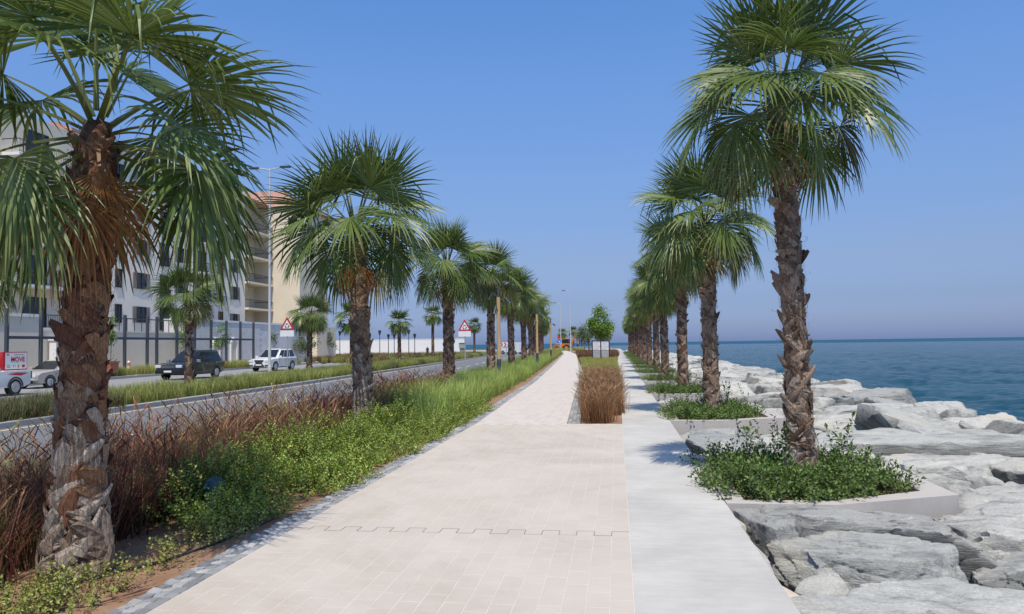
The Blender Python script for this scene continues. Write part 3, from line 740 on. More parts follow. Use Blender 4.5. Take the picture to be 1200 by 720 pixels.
# ------------------------------------------------------------------ foliage templates
def frond_mesh(seed, el, Lp, Lb, bend, drop, soft, spread=1.9, nseg=44, cup=.15, kind='green', lod=0, twist=0.0):
    """fan leaf rising at elevation el: a bowed petiole, then pleated blades that give way to gravity towards their tips"""
    r = np.random.default_rng(seed); V = []; F = []; Cc = []; down = np.array([0, 0, -1.0])
    nz = lambda q: q / (np.linalg.norm(q) + 1e-9)
    g1 = np.array([.072, .125, .020]); g2 = np.array([.19, .245, .070]); yl = np.array([.33, .28, .12]); st = np.array([.19, .22, .06])
    if kind == 'old': g1 = np.array([.12, .13, .035]); g2 = np.array([.24, .22, .08]); yl = np.array([.38, .28, .14])
    if kind == 'dead': g1 = np.array([.26, .11, .035]); g2 = np.array([.38, .19, .075]); yl = np.array([.42, .29, .17]); st = g1
    p = np.array([0, math.cos(el), math.sin(el)]); c = np.zeros(3); k = 6 if not lod else 3; X = np.array([1.0, 0, 0])
    for i in range(k + 1):
        t = i / k; wd = .027 * (1 - .55 * t); nn = np.cross(X, p)
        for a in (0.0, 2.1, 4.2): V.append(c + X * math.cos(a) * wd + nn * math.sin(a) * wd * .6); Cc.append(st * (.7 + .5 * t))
        if i:
            b = 3 * i
            for q in range(3): F.append((b - 3 + q, b - 3 + (q + 1) % 3, b + (q + 1) % 3, b + q))
        if i < k: c = c + p * Lp / k; p = nz(p + down * bend / k * math.cos(math.asin(max(-1, min(1, p[2])))))
    Xt = X * math.cos(twist) + np.cross(X, p) * math.sin(twist); X = Xt
    E = c; cs, sn = math.cos(drop), math.sin(drop); n0 = np.cross(X, p); bdir = p * cs - n0 * sn; n = np.cross(X, bdir)
    J = 6 if not lod else 3
    ths = np.linspace(-spread, spread, nseg); dth = ths[1] - ths[0]
    for th0 in ths:
        th = th0 + r.normal(0, .015)
        L = Lb * (.62 + .38 * math.cos(th * .6)) * r.uniform(.92, 1.05)
        if r.random() < .07: L *= .75
        d = nz(math.cos(th) * bdir + math.sin(th) * X + n * cup * abs(math.sin(th)) + r.normal(0, .012, 3)); sf = soft * r.uniform(.6, 1.45); tone = r.random(); kink = r.random() < .12
        pos = E.copy(); b0 = len(V); side = r.normal(0, .05, 3)
        for j in range(J + 1):
            q = j / J; rr_ = max(.02, q) * L; rf = .46 * L
            wdt = rr_ * dth * .50 if rr_ < rf else rf * dth * .50 * max(.03, 1 - (rr_ - rf) / (L - rf)) ** .8
            if kind == 'dead': wdt *= .65
            nl = nz(n - d * (n @ d)); sv = np.cross(d, nl); col = g1 + (g2 - g1) * tone
            if q > .7: col = col + (yl - col) * (q - .7) * (1.6 if tone > .6 else .6)
            for o_, hz in ((-1, 0), (0, .8), (1, 0)):
                V.append(pos + sv * wdt * o_ + nl * wdt * hz); Cc.append(col * (1.1 if o_ == 0 else 1.0))
            if j < J:
                d = nz(d + down * sf / J * (.25 + 2.6 * max(0, q - .25)) + side / J + (down * 1.1 if kink and abs(q - .6) < .6 / J else 0)); pos = pos + d * L / J
                n = n if j else n
        for j in range(J):
            for k2 in (0, 1): F.append((b0 + 3 * j + k2, b0 + 3 * j + k2 + 1, b0 + 3 * j + 4 + k2, b0 + 3 * j + 3 + k2))
    return np.array(V), np.array(F), np.array(Cc)
def fm(name, *a, **k):
    v, f, c = frond_mesh(*a, **k); return np_mesh(name, v, f, MAT['frond'], col=c)
UPS = [(76, .58, .92, .10, .12, .12, 1.8), (64, .66, 1.0, .18, .18, .22, 1.85), (51, .74, 1.0, .28, .26, .40, 1.9)]
MIDS = [(38, .78, .98, .4, .38, .60, 1.95), (23, .78, .96, .45, .50, .80, 2.0), (9, .76, .94, .5, .60, 1.0, 2.0)]
LOWS = [(-4, .74, .92, .5, .72, 1.2, 1.95), (-18, .70, .88, .5, .78, 1.4, 1.9), (-32, .64, .82, .45, .75, 1.6, 1.8)]
def fspec(q): return (rad(q[0]),) + q[1:6]
FR = {'up': [fm('frond', 1 + i, *fspec(q), spread=q[6], cup=.16, twist=(.1, .7, -.6, -.9, -.35, .95)[i]) for i, q in enumerate(UPS + UPS)],
      'mid': [fm('frond', 11 + i, *fspec(q), spread=q[6], cup=.12, twist=(.3, -.2, .1, -.45, .35, -.25)[i]) for i, q in enumerate(MIDS + MIDS)],
      'low': [fm('frond', 21 + i, *fspec(q), spread=q[6], cup=.0, kind='green' if i < 3 else 'old') for i, q in enumerate(LOWS + LOWS)],
      'dead': [fm('dead_frond', 31 + i, rad(-48 - 14 * i), .5, .8, .4, .6, 2.4, spread=1.3, nseg=32, cup=0, kind='dead') for i in range(2)]}

def crown_plan(rnd, n, h0, h1):
    """(kind, variant, height, azimuth, tilt) of every leaf, oldest lowest"""
    out = []; az = rnd.uniform(0, 6.28)
    for i in range(n):
        t = (i + .5) / n; az += 2.39996 + rnd.gauss(0, .15)
        el = -36 + 114 * t ** .92 + rnd.gauss(0, 6)
        k, tab = ('low', LOWS) if el < 1 else ('mid', MIDS) if el < 43 else ('up', UPS)
        v = min(range(3), key=lambda q: abs(tab[q][0] - el))
        out.append((k, v + 3 * (rnd.random() < (.5 if k != 'low' else .28)), h0 + (h1 - h0) * t, az, rad((el - tab[v][0]) * .6)))
    return out

def boot_vf(hh, ww, lean, tw, taper=.5, R=.15, split=False):
    """an old leaf base: a tapering strap, twisted by tw and bent round a trunk of radius R"""
    V = []; F = []; ct, st = math.cos(tw), math.sin(tw); n = 5
    for j in range(n):
        t = j / (n - 1); wd = ww * (1.1 - taper * t) * (1 if j < n - 1 else .7); y = .006 + lean * t ** 2; th = .014 * (1 - .4 * t)
        for (x, yy) in ((-wd, y - .006), (-wd * .45, y + th * .8), (wd * .45, y + th), (wd, y - .006), (0, y - th)):
            z = hh * t + (.012 * math.sin(x * 90) if j == n - 1 else 0)
            x2, z2 = x * ct + z * st, -x * st + z * ct
            a = x2 / R; V.append(((R + yy) * math.sin(a), (R + yy) * math.cos(a) - R, z2))
        if j:
            b = 5 * j
            for k in range(5): F.append((b - 5 + k, b - 5 + (k + 1) % 5, b + (k + 1) % 5, b + k))
    e = 5 * (n - 1); F += [(e, e + 1, e + 2, e + 3), (e, e + 3, e + 4, e + 4)]
    F[-1] = (e + 4, e, e + 3, e + 3)
    F = F[:-1]; return np.array(V), np.array(F)
_bs = random.Random(4)
BOOT = []
for i in range(14):
    sg = 1 if i % 2 else -1
    BOOT.append(boot_vf(_bs.uniform(.19, .34), _bs.uniform(.04, .075), _bs.choice((.004, .008, .012, .03, .055)), sg * _bs.uniform(.35, 1.05), _bs.uniform(.3, .6)))
NB = len(BOOT)
def trunk_radius(t, r0, r1): return r1 + (r0 - r1) * math.exp(-t * 6.0) + .02 * max(0, t - .85) / .15
def trunk_mesh(H, lean, r0, r1, seed):
    rings = 30; n = 16; V = []; F = []
    for i in range(rings):
        t = i / (rings - 1); z = -.1 + (H + .1) * t
        for k in range(n):
            a = 2 * PI * k / n; R = trunk_radius(t, r0, r1) * (1 + .07 * noise.noise(Vector((math.cos(a) * 2, math.sin(a) * 2, z * 5 + seed))))
            if t > .93: R *= 1 - (t - .93) * 6
            V.append((lean[0] * t ** 1.5 + R * math.cos(a), lean[1] * t ** 1.5 + R * math.sin(a), z))
        if i:
            for k in range(n): F.append(((i - 1) * n + k, (i - 1) * n + (k + 1) % n, i * n + (k + 1) % n, i * n + k))
    return np_mesh('trunk', V, F, MAT['trunk'], smooth=True)
def boot_plan(H, lean, r0, r1, rnd, dz=.042, z1=None):
    out = []; az = rnd.uniform(0, 6); z = .02
    z1 = z1 or H - .25
    while z < z1:
        t = z / H; R = trunk_radius(t, r0, r1)
        az += 2.2 + rnd.gauss(0, .16)
        tw = rnd.gauss(0, .12)
        out.append((z + rnd.gauss(0, .01), az, R, (lean[0] * t ** 1.5, lean[1] * t ** 1.5), tw, rnd.randrange(NB), rnd.uniform(.75, 1.15)))
        z += dz * rnd.uniform(.8, 1.2)
    return out
def fibre_mesh(H, lean, r0, r1, n, seed):
    """loose dry strands between the leaf bases"""
    r = np.random.default_rng(seed); V = []; F = []
    for i in range(n):
        z = r.uniform(.0, H - .1); t = z / H; R = trunk_radius(t, r0, r1) + .012; az = r.uniform(0, 2 * PI); L = r.uniform(.04, .14); sl_ = r.uniform(-1.2, 1.2); out = r.uniform(.0, .05) * (1 if r.random() < .8 else 2.2); w_ = r.uniform(.001, .0026); b = len(V)
        for j in range(4):
            q = j / 3; a = az + sl_ * q * L / R; rr_ = R + .012 + out * math.sin(q * 2.2); zq = z + L * q * math.cos(sl_) * (1 if r.random() < .98 else -1)
            for s_ in (-1, 1): V.append((lean[0] * t ** 1.5 + math.cos(a + s_ * w_ / R) * rr_, lean[1] * t ** 1.5 + math.sin(a + s_ * w_ / R) * rr_, zq + s_ * w_ * .5))
            if j: F.append((b + 2 * j - 2, b + 2 * j - 1, b + 2 * j + 1, b + 2 * j))
    return np_mesh('fibres', V, F, MAT['boot_brown'], rnd=r.random(len(V)))
boot_mesh = {(m_, i): np_mesh('leaf_base', BOOT[i][0], BOOT[i][1], MAT[m_], smooth=False) for m_ in ('boot_red', 'boot_brown', 'boot_grey') for i in range(NB)}
def boots_joined(plan, mat):
    Vs, Fs, Rn = [], [], []; b = 0
    for z, az, R, (lx, ly), tw, i, s_ in plan:
        v, f = BOOT[i]; v = v * s_; c, s2 = math.cos(tw), math.sin(tw)
        x = v[:, 0] * c + v[:, 2] * s2; zc = -v[:, 0] * s2 + v[:, 2] * c; y = v[:, 1] + R * .97
        ca, sa = math.cos(az - PI / 2), math.sin(az - PI / 2)
        P = np.stack([x * ca - y * sa + lx, x * sa + y * ca + ly, zc + z], 1)
        Vs.append(P); Fs.append(f + b); b += len(P); Rn += [random.random()] * len(P)
    return np_mesh('leaf_bases', np.vstack(Vs), np.vstack(Fs), MAT[mat], rnd=Rn)

def palm(label, loc, H, lean=(0, 0), r0=.24, r1=.15, seed=1, group=None, nf=34, boots='joined', mat='boot_brown', dead=2, size=1.0, dz=.02, grey_to=0.0, rz=0.0, face=None, gap=.7):
    rnd = random.Random(seed); p = empty('fan_palm', label, 'palm tree', loc, rz, group); size *= rnd.uniform(.95, 1.06); nf += rnd.randrange(-3, 3)
    link('trunk', trunk_mesh(H, lean, r0, r1, seed), p)
    plan = boot_plan(H, lean, r0, r1, rnd, dz)
    if boots == 'each':
        o = link('fibres', fibre_mesh(H, lean, r0, r1, 900, seed), p); o['kind'] = 'stuff'
        small = [(z_, az_ + 1.1, R_, l_, t_ + rnd.uniform(-.8, .8), i_, s_ * rnd.uniform(.35, .65)) for q_ in range(2) for (z_, az_, R_, l_, t_, i_, s_) in boot_plan(H, lean, r0, r1, rnd, dz * .8)]
        for lo_, hi_, m2_ in ((-1, grey_to, 'boot_grey'), (grey_to, 99, mat)):
            part_ = [q_ for q_ in small if lo_ <= q_[0] * (.6 + 1.3 * ((q_[1] * 7.13) % 1)) < hi_]
            if part_: o = link('frayed_bases', boots_joined(part_, m2_), p); o['kind'] = 'stuff'
        for z, az, R, (lx, ly), tw, i, s_ in plan[:300]:
            m_ = 'boot_grey' if z < grey_to * rnd.uniform(.15, 1.9) else mat
            bo = link('leaf_base', boot_mesh[(m_, i)], p)
            d_ = az - PI / 2
            bo.matrix_local = Matrix.Translation((lx + math.cos(az) * R * .97, ly + math.sin(az) * R * .97, z)) @ Matrix.Rotation(d_, 4, 'Z') @ Matrix.Rotation(tw, 4, 'Y') @ Matrix.Scale(s_, 4)
    else:
        o = link('leaf_bases', boots_joined(plan, mat), p); o['kind'] = 'stuff'
    for k, v, h, az, ti in crown_plan(rnd, nf, H - .25, H + .10):
        if face is not None and (k == 'low' or (k == 'mid' and v % 3 == 2 and gap > .6)):
            dz_ = (az - face + PI) % (2 * PI) - PI
            if abs(dz_) < gap: az = face + math.copysign(gap + abs(dz_) * .4, dz_)
        link('frond', FR[k][v], p, (lean[0] - math.sin(az) * .06, lean[1] + math.cos(az) * .06, h), (ti, rnd.gauss(0, .10), az), size * rnd.uniform(.9, 1.1))
    for i in range(dead):
        az = rnd.uniform(0, 6.28) if face is None else face + rnd.uniform(-.9, .9)
        o = link('dead_frond', rnd.choice(FR['dead']), p, (lean[0], lean[1], H - (.28 if mat != 'boot_red' else .02 + .10 * i)), (rad(rnd.gauss(0, 7)), 0, az), size * rnd.uniform(.75, 1.0))
        o['label'] = 'dried brown leaf hanging below the green ones'
    return p

# ------------------------------------------------------------------ palms
GR = 'fan palms in the planters by the sea'; GL = 'fan palms between the path and the road'
# far palms: one crown mesh shared by all of them
def far_crown(seed, n=24):
    rnd = random.Random(seed); Vs, Fs, Cs = [], [], []; b = 0
    lib = {(k, i): frond_mesh(seed + i, *fspec(q), spread=q[6], nseg=20, lod=1) for k, tab in (('up', UPS), ('mid', MIDS), ('low', LOWS)) for i, q in enumerate(tab)}
    for k, vi, h, az, ti in crown_plan(rnd, n, -.25, .10):
        v, f, c = lib[(k, vi % 3)]; Mx = np.array(Euler((ti, rnd.gauss(0, .12), az)).to_matrix())
        Vs.append(v @ Mx.T * rnd.uniform(.9, 1.1) + np.array([0, 0, h])); Fs.append(f + b); Cs.append(c * rnd.uniform(.85, 1.15)); b += len(v)
    return np_mesh('crown', np.vstack(Vs), np.vstack(Fs), MAT['frond'], col=np.vstack(Cs))
FARC = [far_crown(300 + 10 * i) for i in range(3)]
_ft = {}
def far_palm(label, loc, H, seed, group, size=1.0):
    rnd = random.Random(seed); p = empty('fan_palm', label, 'palm tree', loc, rnd.uniform(0, 6.28), group)
    if 't' not in _ft:
        _ft['t'] = trunk_mesh(4.0, (0, 0), .24, .165, 3); _ft['b'] = boots_joined(boot_plan(4.0, (0, 0), .24, .165, rnd, .035), 'boot_brown')
    link('trunk', _ft['t'], p, scale=(1, 1, H / 4.0)); o = link('leaf_bases', _ft['b'], p, scale=(1, 1, H / 4.0)); o['kind'] = 'stuff'
    link('crown', FARC[seed % 3], p, (0, 0, H), (0, 0, rnd.uniform(0, 6)), size)
    return p
# sea side row
for k in range(16):
    d = 9.6 + 8.42 * k
    lab = 'nearest and tallest fan palm rising from the first planter by the sea' if k == 0 else f'{ORD[k]} fan palm from the front in the seaside planter row'
    if k < 7:
        palm(lab, (2.15 + random.uniform(-.05, .05) * (k > 0), d, -.12), [4.72, 4.5, 4.6, 4.3, 4.5, 4.35, 4.6][k], (-.13, 0) if k == 0 else (random.uniform(-.12, .05), random.uniform(-.1, .1)), r0=[.20, .21, .21][min(k, 2)], r1=[.118, .155, .16][min(k, 2)], seed=40 + k,
             group=GR, nf=32, dz=.0155 if k < 2 else .02, boots='each' if k < 2 else 'joined', mat='boot_brown', dead=2 if k else 1, size=[.96, 1.14, 1.1][min(k, 2)], grey_to=.9 if k == 0 else .6, face=math.atan2(2.15, -d) if k < 3 else None, gap=.4)
    else: far_palm(lab, (2.15, d, -.12), 4.4 + random.uniform(-.2, .2), 40 + k, GR)
# road side row
LX = [(-4.11, 5.43), (-4.79, 14.15), (-5.15, 23.3), (-5.27, 32.0), (-5.58, 40.8), (-5.95, 49.5), (-6.5, 58.2), (-7.1, 67), (-7.7, 75.6), (-8.35, 84.3), (-9.1, 93), (-10.0, 102), (-10.8, 111), (-12.0, 125), (-13.4, 140)]
LH = [3.45, 3.95, 4.15, 4.5, 4.4, 4.4, 4.4]
for k, (x, d) in enumerate(LX):
    lab = 'nearest fan palm with a thick shaggy trunk standing in bare sandy soil' if k == 0 else f'{ORD[k]} fan palm from the front in the row between path and road'
    if k < 7:
        palm(lab, (x, d, -.03), LH[k], [(.13, 0), (-.15, .0), (-.03, 0)][k] if k < 3 else (random.uniform(-.1, .1), random.uniform(-.1, .1)), r0=[.275, .25, .22][min(k, 2)], r1=[.138, .15, .155][min(k, 2)], seed=70 + k, group=GL,
             nf=[25, 28, 28, 30, 27, 30, 28][k], boots='each' if k < 2 else 'joined', mat='boot_red' if k == 0 else 'boot_brown', dead=[3, 3, 2, 3, 2, 1, 1][k], grey_to=[1.0, .9, 0][min(k, 2)], face=math.atan2(x, -d) if k < 3 else None, gap=[.7, .45, .3][min(k, 2)], size=[1.0, 1.16, 1.08][min(k, 2)], dz=[.0118, .0138][k] if k < 2 else .02)
    else: far_palm(lab, (x, d, -.03), 4.3 + random.uniform(-.25, .25), 70 + k, GL)
# palms in the grass strip between the roads
GM = 'fan palms in the grass strip between the roads'
for i, (x, d, H, lab) in enumerate([(-19.3, 20.7, 4.0, 'fan palm at the left edge of the picture in front of the pale terrace'), (-18.5, 31.4, 4.1, 'fan palm standing right beside the black four-wheel drive'), (-19.5, 47.0, 3.85, 'fan palm in the grass right of the white four-wheel drive'),
        (-20.2, 57.0, 4.0, 'fan palm half hidden behind the second trunk of the path-side row'), (-21, 72.8, 4.0, 'fan palm before the long white wall with a short stout trunk'), (-22, 90.7, 5.4, 'slimmer taller fan palm beside the tall pole before the white wall'), (-23.3, 125, 5.0, 'distant fan palm seen just right of the far warning sign')]):
    if i < 3: palm(lab, (x, d, -.19), H, (random.uniform(-.1, .1), 0), seed=110 + i, group=GM, nf=28, dead=2)
    else: far_palm(lab, (x, d, -.19), H, 110 + i, GM)
GF = 'small far palms beyond the end of the path'
for i, (px, d, H) in enumerate([(-27, 215, 4.6), (-24.2, 220, 5.2), (-22.2, 226, 4.9), (-19.8, 218, 4.6), (-17.4, 230, 4.4), (-14.5, 222, 4.2)]):
    far_palm(f'small distant fan palm beyond the path end, {["leftmost", "second", "third", "fourth", "fifth", "rightmost"][i]} counted from the left', (px + 12, d, -.34), H, 130 + i, GF, 1.25)

# ------------------------------------------------------------------ low planting
def rand_rots(n, rng, tilt=.25):
    az = rng.uniform(0, 2 * PI, n); Rz = rotz_mats(az)
    a = rng.normal(0, tilt, n); b = rng.normal(0, tilt, n); T = np.zeros((n, 3, 3))
    T[:, 0, 0] = 1; T[:, 1, 1] = np.cos(a); T[:, 1, 2] = -np.sin(a); T[:, 2, 1] = np.sin(a); T[:, 2, 2] = np.cos(a)
    U = np.zeros((n, 3, 3)); U[:, 1, 1] = 1; U[:, 0, 0] = np.cos(b); U[:, 0, 2] = np.sin(b); U[:, 2, 0] = -np.sin(b); U[:, 2, 2] = np.cos(b)
    return np.einsum('nij,njk,nkl->nil', T, U, Rz)

def sprig(seed, n=13, h=.26, ll=.034, lw=.02, cols=None):
    """a stem with n small leaves, each two triangles folded along the midrib given as quads"""
    r = np.random.default_rng(seed); V = []; F = []; Cc = []
    bx, by = r.normal(0, .05, 2)
    for i in range(n):
        t = .12 + .88 * (i + .5) / n; c = np.array([bx * t * t, by * t * t, h * t]); az = i * 2.4 + r.normal(0, .3); el = r.uniform(.1, .9) + (.5 if i > n - 3 else 0)
        d = np.array([math.cos(az) * math.cos(el), math.sin(az) * math.cos(el), math.sin(el)]); s_ = np.array([-math.sin(az), math.cos(az), 0]); nrm = np.cross(s_, d)
        L = ll * r.uniform(.75, 1.2); W = lw * r.uniform(.8, 1.2) * .5; b = len(V)
        V += [c + d * .006, c + d * L * .5 + s_ * W - nrm * W * .4, c + d * L, c + d * L * .5 - s_ * W - nrm * W * .4]
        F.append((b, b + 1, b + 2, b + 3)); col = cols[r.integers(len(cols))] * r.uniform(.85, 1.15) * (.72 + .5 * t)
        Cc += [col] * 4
    b = len(V); V += [(-.0025, 0, 0), (.0025, 0, 0), (bx + .001, by, h), (bx - .001, by, h)]; F.append((b, b + 1, b + 2, b + 3)); Cc += [np.array([.09, .06, .03])] * 4
    return np.array(V), np.array(F), np.array(Cc)

def scatter_many(temps, locs, rots, scales, rng, name, mat, tints=None):
    Vs, Fs, Cs = [], [], []; b = 0; pick = rng.integers(0, len(temps), len(locs))
    for i, (tv, tf, tc) in enumerate(temps):
        m_ = pick == i
        if not m_.any(): continue
        V, F = scatter(tv, tf, locs[m_], rots[m_], scales[m_])
        n = int(m_.sum()); tone = (tints[m_] if tints is not None else rng.uniform(.85, 1.15, (n, 1)) * np.ones((1, 3)))
        Cs.append((np.repeat(tc[None], n, 0) * tone[:, None, :]).reshape(-1, 3)); Vs.append(V); Fs.append(F + b); b += len(V)
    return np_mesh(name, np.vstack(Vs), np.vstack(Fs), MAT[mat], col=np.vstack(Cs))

def vnoise(x, y, s_, seed=0.0): return np.array([noise.noise(Vector((a * s_, b * s_, seed))) for a, b in zip(x, y)])

GCOL = [np.array(c) * np.array([2.4, 2.0, 1.5]) for c in ((.075, .135, .026), (.10, .165, .035), (.16, .22, .055), (.055, .10, .022), (.21, .26, .09))]
YCOL = [np.array(c) * 1.15 for c in ((.24, .27, .06), (.30, .30, .075), (.18, .23, .05), (.34, .34, .13))]
DCOL = [np.array(c) * np.array([1.6, 1.45, 1.2]) for c in ((.045, .085, .022), (.065, .12, .028), (.09, .155, .04), (.12, .19, .06), (.035, .065, .02))]
sprG = [sprig(s, 18, .26, .036, .024, GCOL) for s in range(5)]
sprY = [sprig(20 + s, 13, .20, .030, .020, YCOL) for s in range(4)]
sprD = [sprig(40 + s, 12, .24, .052, .026, DCOL) for s in range(5)]

def bushes(name, label, centers, temps, mat, per, rng, cat='shrubs', kind='stuff', tilt=.35):
    """mounded ground cover: sprigs spread through low domes (x, y, z, radius, height)"""
    Ls, Rs, Ss = [], [], []
    for (x, y, z, R, hh) in centers:
        n = int(per * R * R * PI)
        a = rng.uniform(0, 2 * PI, n); q = np.sqrt(rng.random(n)); dx, dy = R * q * np.cos(a), R * q * np.sin(a)
        hz = hh * np.sqrt(np.clip(1 - q ** 2.2, 0, 1)) * rng.uniform(.3, 1.06, n) ** .6
        Ls.append(np.stack([x + dx, y + dy, z + np.maximum(0, hz - .16)], 1))
        az = a + rng.normal(0, .5, n); ti = np.clip(q * .9 + rng.normal(0, .2, n), -.2, 1.15)
        # lean the sprig outwards
        ca, sa, ct, st = np.cos(az), np.sin(az), np.cos(ti), np.sin(ti); M_ = np.zeros((n, 3, 3))
        M_[:, 0, 0] = ct * ca; M_[:, 0, 1] = -sa; M_[:, 0, 2] = st * ca; M_[:, 1, 0] = ct * sa; M_[:, 1, 1] = ca; M_[:, 1, 2] = st * sa; M_[:, 2, 0] = -st; M_[:, 2, 2] = ct
        Rs.append(np.einsum('nij,njk->nik', M_, rotz_mats(rng.uniform(0, 6.28, n)))); Ss.append(rng.uniform(.75, 1.25, n))
    L, R_, S_ = np.vstack(Ls), np.vstack(Rs), np.concatenate(Ss)
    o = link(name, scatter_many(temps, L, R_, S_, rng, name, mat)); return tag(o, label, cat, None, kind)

# ground cover beside the path (left)
rng = np.random.default_rng(3); cen = []
for d in np.arange(6.9, 19.8, .46):
    wid = 1.35 if d < 14 else max(.45, 1.35 - (d - 14) * .17)
    for x in np.arange(-3.56, -3.50 - wid, -.46):
        if math.hypot(x + 4.11, d - 5.43) < .95 or (d < 7.2 and x < -3.9): continue
        edge_ = 1 if x < -3.7 else .62
        if rng.random() < .08: continue
        cen.append((x + rng.normal(0, .08), d + rng.normal(0, .12), -.05, rng.uniform(.25, .37), max(.22, rng.uniform(.40, .64) * (1 + .75 * noise.noise(Vector((x * 1.1, d * .9, 3.0))))) * edge_))
bushes('ground_cover', 'bright green small-leaved ground cover hedging the left edge of the path', cen, sprG, 'leaf', 270, rng, 'ground cover')
cen = [(-3.62 - .0 + rng.normal(0, .16) - max(0, 4.9 - d) * .12, d, -.04, rng.uniform(.16, .24), rng.uniform(.14, .30)) for d in np.arange(3.7, 5.0, .2)] + [(-4.1 + rng.normal(0, .2), d, -.04, .2, .25) for d in np.arange(3.6, 4.6, .16)]
cen += [(-3.55, 5.6, -.04, .16, .18), (-3.6, 6.25, -.04, .18, .2), (-3.5, 6.6, -.04, .2, .24)]
bushes('ground_cover', 'yellow-green young ground cover sprouting in bare sand at the lower left corner', cen, sprY, 'leaf', 330, rng, 'ground cover')

def grass_clump(seed, nb, h, spread, wid, cols, plume=None, curve=.55):
    r = np.random.default_rng(seed); V = []; F = []; Cc = []
    for i in range(nb):
        az = r.uniform(0, 2 * PI); rr_ = spread * r.random() ** .7; H_ = h * r.uniform(.6, 1.08); bend = curve * r.uniform(.3, 1.3) * h
        x0, y0 = .10 * r.normal(), .10 * r.normal(); dx, dy = math.cos(az), math.sin(az); col = cols[r.integers(len(cols))] * r.uniform(.8, 1.2); b = len(V)
        sa = az + PI / 2 + r.normal(0, .4); sx, sy = math.cos(sa), math.sin(sa)
        for j, t in enumerate((0, .4, .75, 1.0)):
            out = rr_ * t * .5 + bend * t ** 2.3 * .7; z = H_ * (t - .28 * t ** 3 * min(1, bend / h)); wv = wid * (1 - t ** 1.6) + .0008
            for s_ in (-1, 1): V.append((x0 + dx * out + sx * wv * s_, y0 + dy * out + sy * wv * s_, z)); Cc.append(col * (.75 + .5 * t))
            if j: F.append((b + 2 * j - 2, b + 2 * j - 1, b + 2 * j + 1, b + 2 * j))
    if plume:
        npl, pc, ph = plume
        for i in range(npl):
            az = r.uniform(0, 2 * PI); dx, dy = math.cos(az), math.sin(az); lean = r.uniform(.05, .38); b = len(V); L = r.uniform(.12, .24); top = ph * r.uniform(.66, 1.08)
            x0, y0 = .1 * r.normal(), .1 * r.normal()
            p0 = np.array([x0, y0, h * .45]); p1 = np.array([x0 + dx * lean * top * .7, y0 + dy * lean * top * .7, top - L]); tip = p1 + np.array([dx * L * (.4 + lean), dy * L * (.4 + lean), L * .85])
            sx, sy = -dy * .0016, dx * .0016
            V += [p0 + np.array([sx, sy, 0]), p0 - np.array([sx, sy, 0]), p1 - np.array([sx, sy, 0]), p1 + np.array([sx, sy, 0])]; Cc += [np.array([.16, .08, .05])] * 4; F.append((b, b + 1, b + 2, b + 3))
            c = pc[r.integers(len(pc))] * r.uniform(.8, 1.25)
            wid_ = r.uniform(.0125, .0175); bow = np.array([dx, dy, -.6]) * L * r.uniform(.05, .35)
            for k in range(3):                                     # three crossing furry blades make the brush
                a2 = az + k * 1.05; o_ = np.array([-math.sin(a2), math.cos(a2), .15])
                for j in range(5):
                    t = j / 4; q = p1 + (tip - p1) * t + bow * t * t; wv = wid_ * .34 * (.35, 1.0, 1.0, .75, .1)[j]
                    V += [q - o_ * wv, q + o_ * wv]; Cc += [c * (.8 + .4 * t), c * (1.0 + .3 * t)]
                    if j: b = len(V) - 4; F.append((b, b + 1, b + 3, b + 2))
            for k in range(26):                                    # loose bristles
                t = r.uniform(.1, .95); q = p1 + (tip - p1) * t + bow * t * t; a2 = r.uniform(0, 6.28); o_ = np.array([math.cos(a2), math.sin(a2), .9]) * wid_ * r.uniform(.8, 1.5); s2 = np.array([-math.sin(a2), math.cos(a2), 0]) * .0017; b = len(V)
                V += [q - s2, q + s2, q + o_ + s2 * .3, q + o_ - s2 * .3]; Cc += [c] * 2 + [c * 1.3] * 2; F.append((b, b + 1, b + 2, b + 3))
    return np.array(V), np.array(F), np.array(Cc)

PURP = [np.array(c) * 1.5 for c in ((.085, .026, .022), (.12, .040, .030), (.16, .065, .042), (.06, .030, .018), (.065, .075, .025), (.20, .11, .065))]
PLUM = [np.array(c) for c in ((.32, .17, .105), (.20, .09, .065), (.48, .31, .18), (.15, .06, .05), (.40, .22, .13))]
GRN = [np.array(c) * np.array([2.3, 1.95, 1.7]) for c in ((.085, .155, .032), (.12, .20, .05), (.17, .24, .075), (.20, .26, .10))]
OLV = [np.array(c) * np.array([2.1, 1.95, 1.7]) for c in ((.12, .15, .045), (.17, .19, .065), (.22, .22, .09), (.10, .125, .035))]
BRZ = [np.array(c) * np.array([1.55, 1.5, 1.3]) for c in ((.17, .085, .045), (.23, .12, .065), (.30, .175, .10), (.13, .06, .035))]
BRZP = [np.array(c) for c in ((.46, .29, .16), (.36, .20, .11), (.52, .36, .22))]
HDG = [np.array(c) * 1.5 for c in ((.085, .085, .04), (.11, .10, .05), (.065, .075, .03))]
cl_p = [grass_clump(s, 190, .74, .24, .0042, PURP, (14, PLUM, .96), .45) for s in range(5)]
cl_g = [grass_clump(10 + s, 170, .62, .16, .0026, GRN, None, .42) for s in range(4)]
cl_o = [grass_clump(20 + s, 70, .62, .26, .007, OLV, None, .35) for s in range(4)]
cl_b = [grass_clump(30 + s, 130, .66, .14, .0038, BRZ, (22, BRZP, .80), .32) for s in range(4)]
cl_h = [grass_clump(40 + s, 80, .52, .22, .008, HDG, None, .3) for s in range(3)]
cl_pf = [grass_clump(50 + s, 45, .62, .3, .011, PURP, None, .5) for s in range(3)]
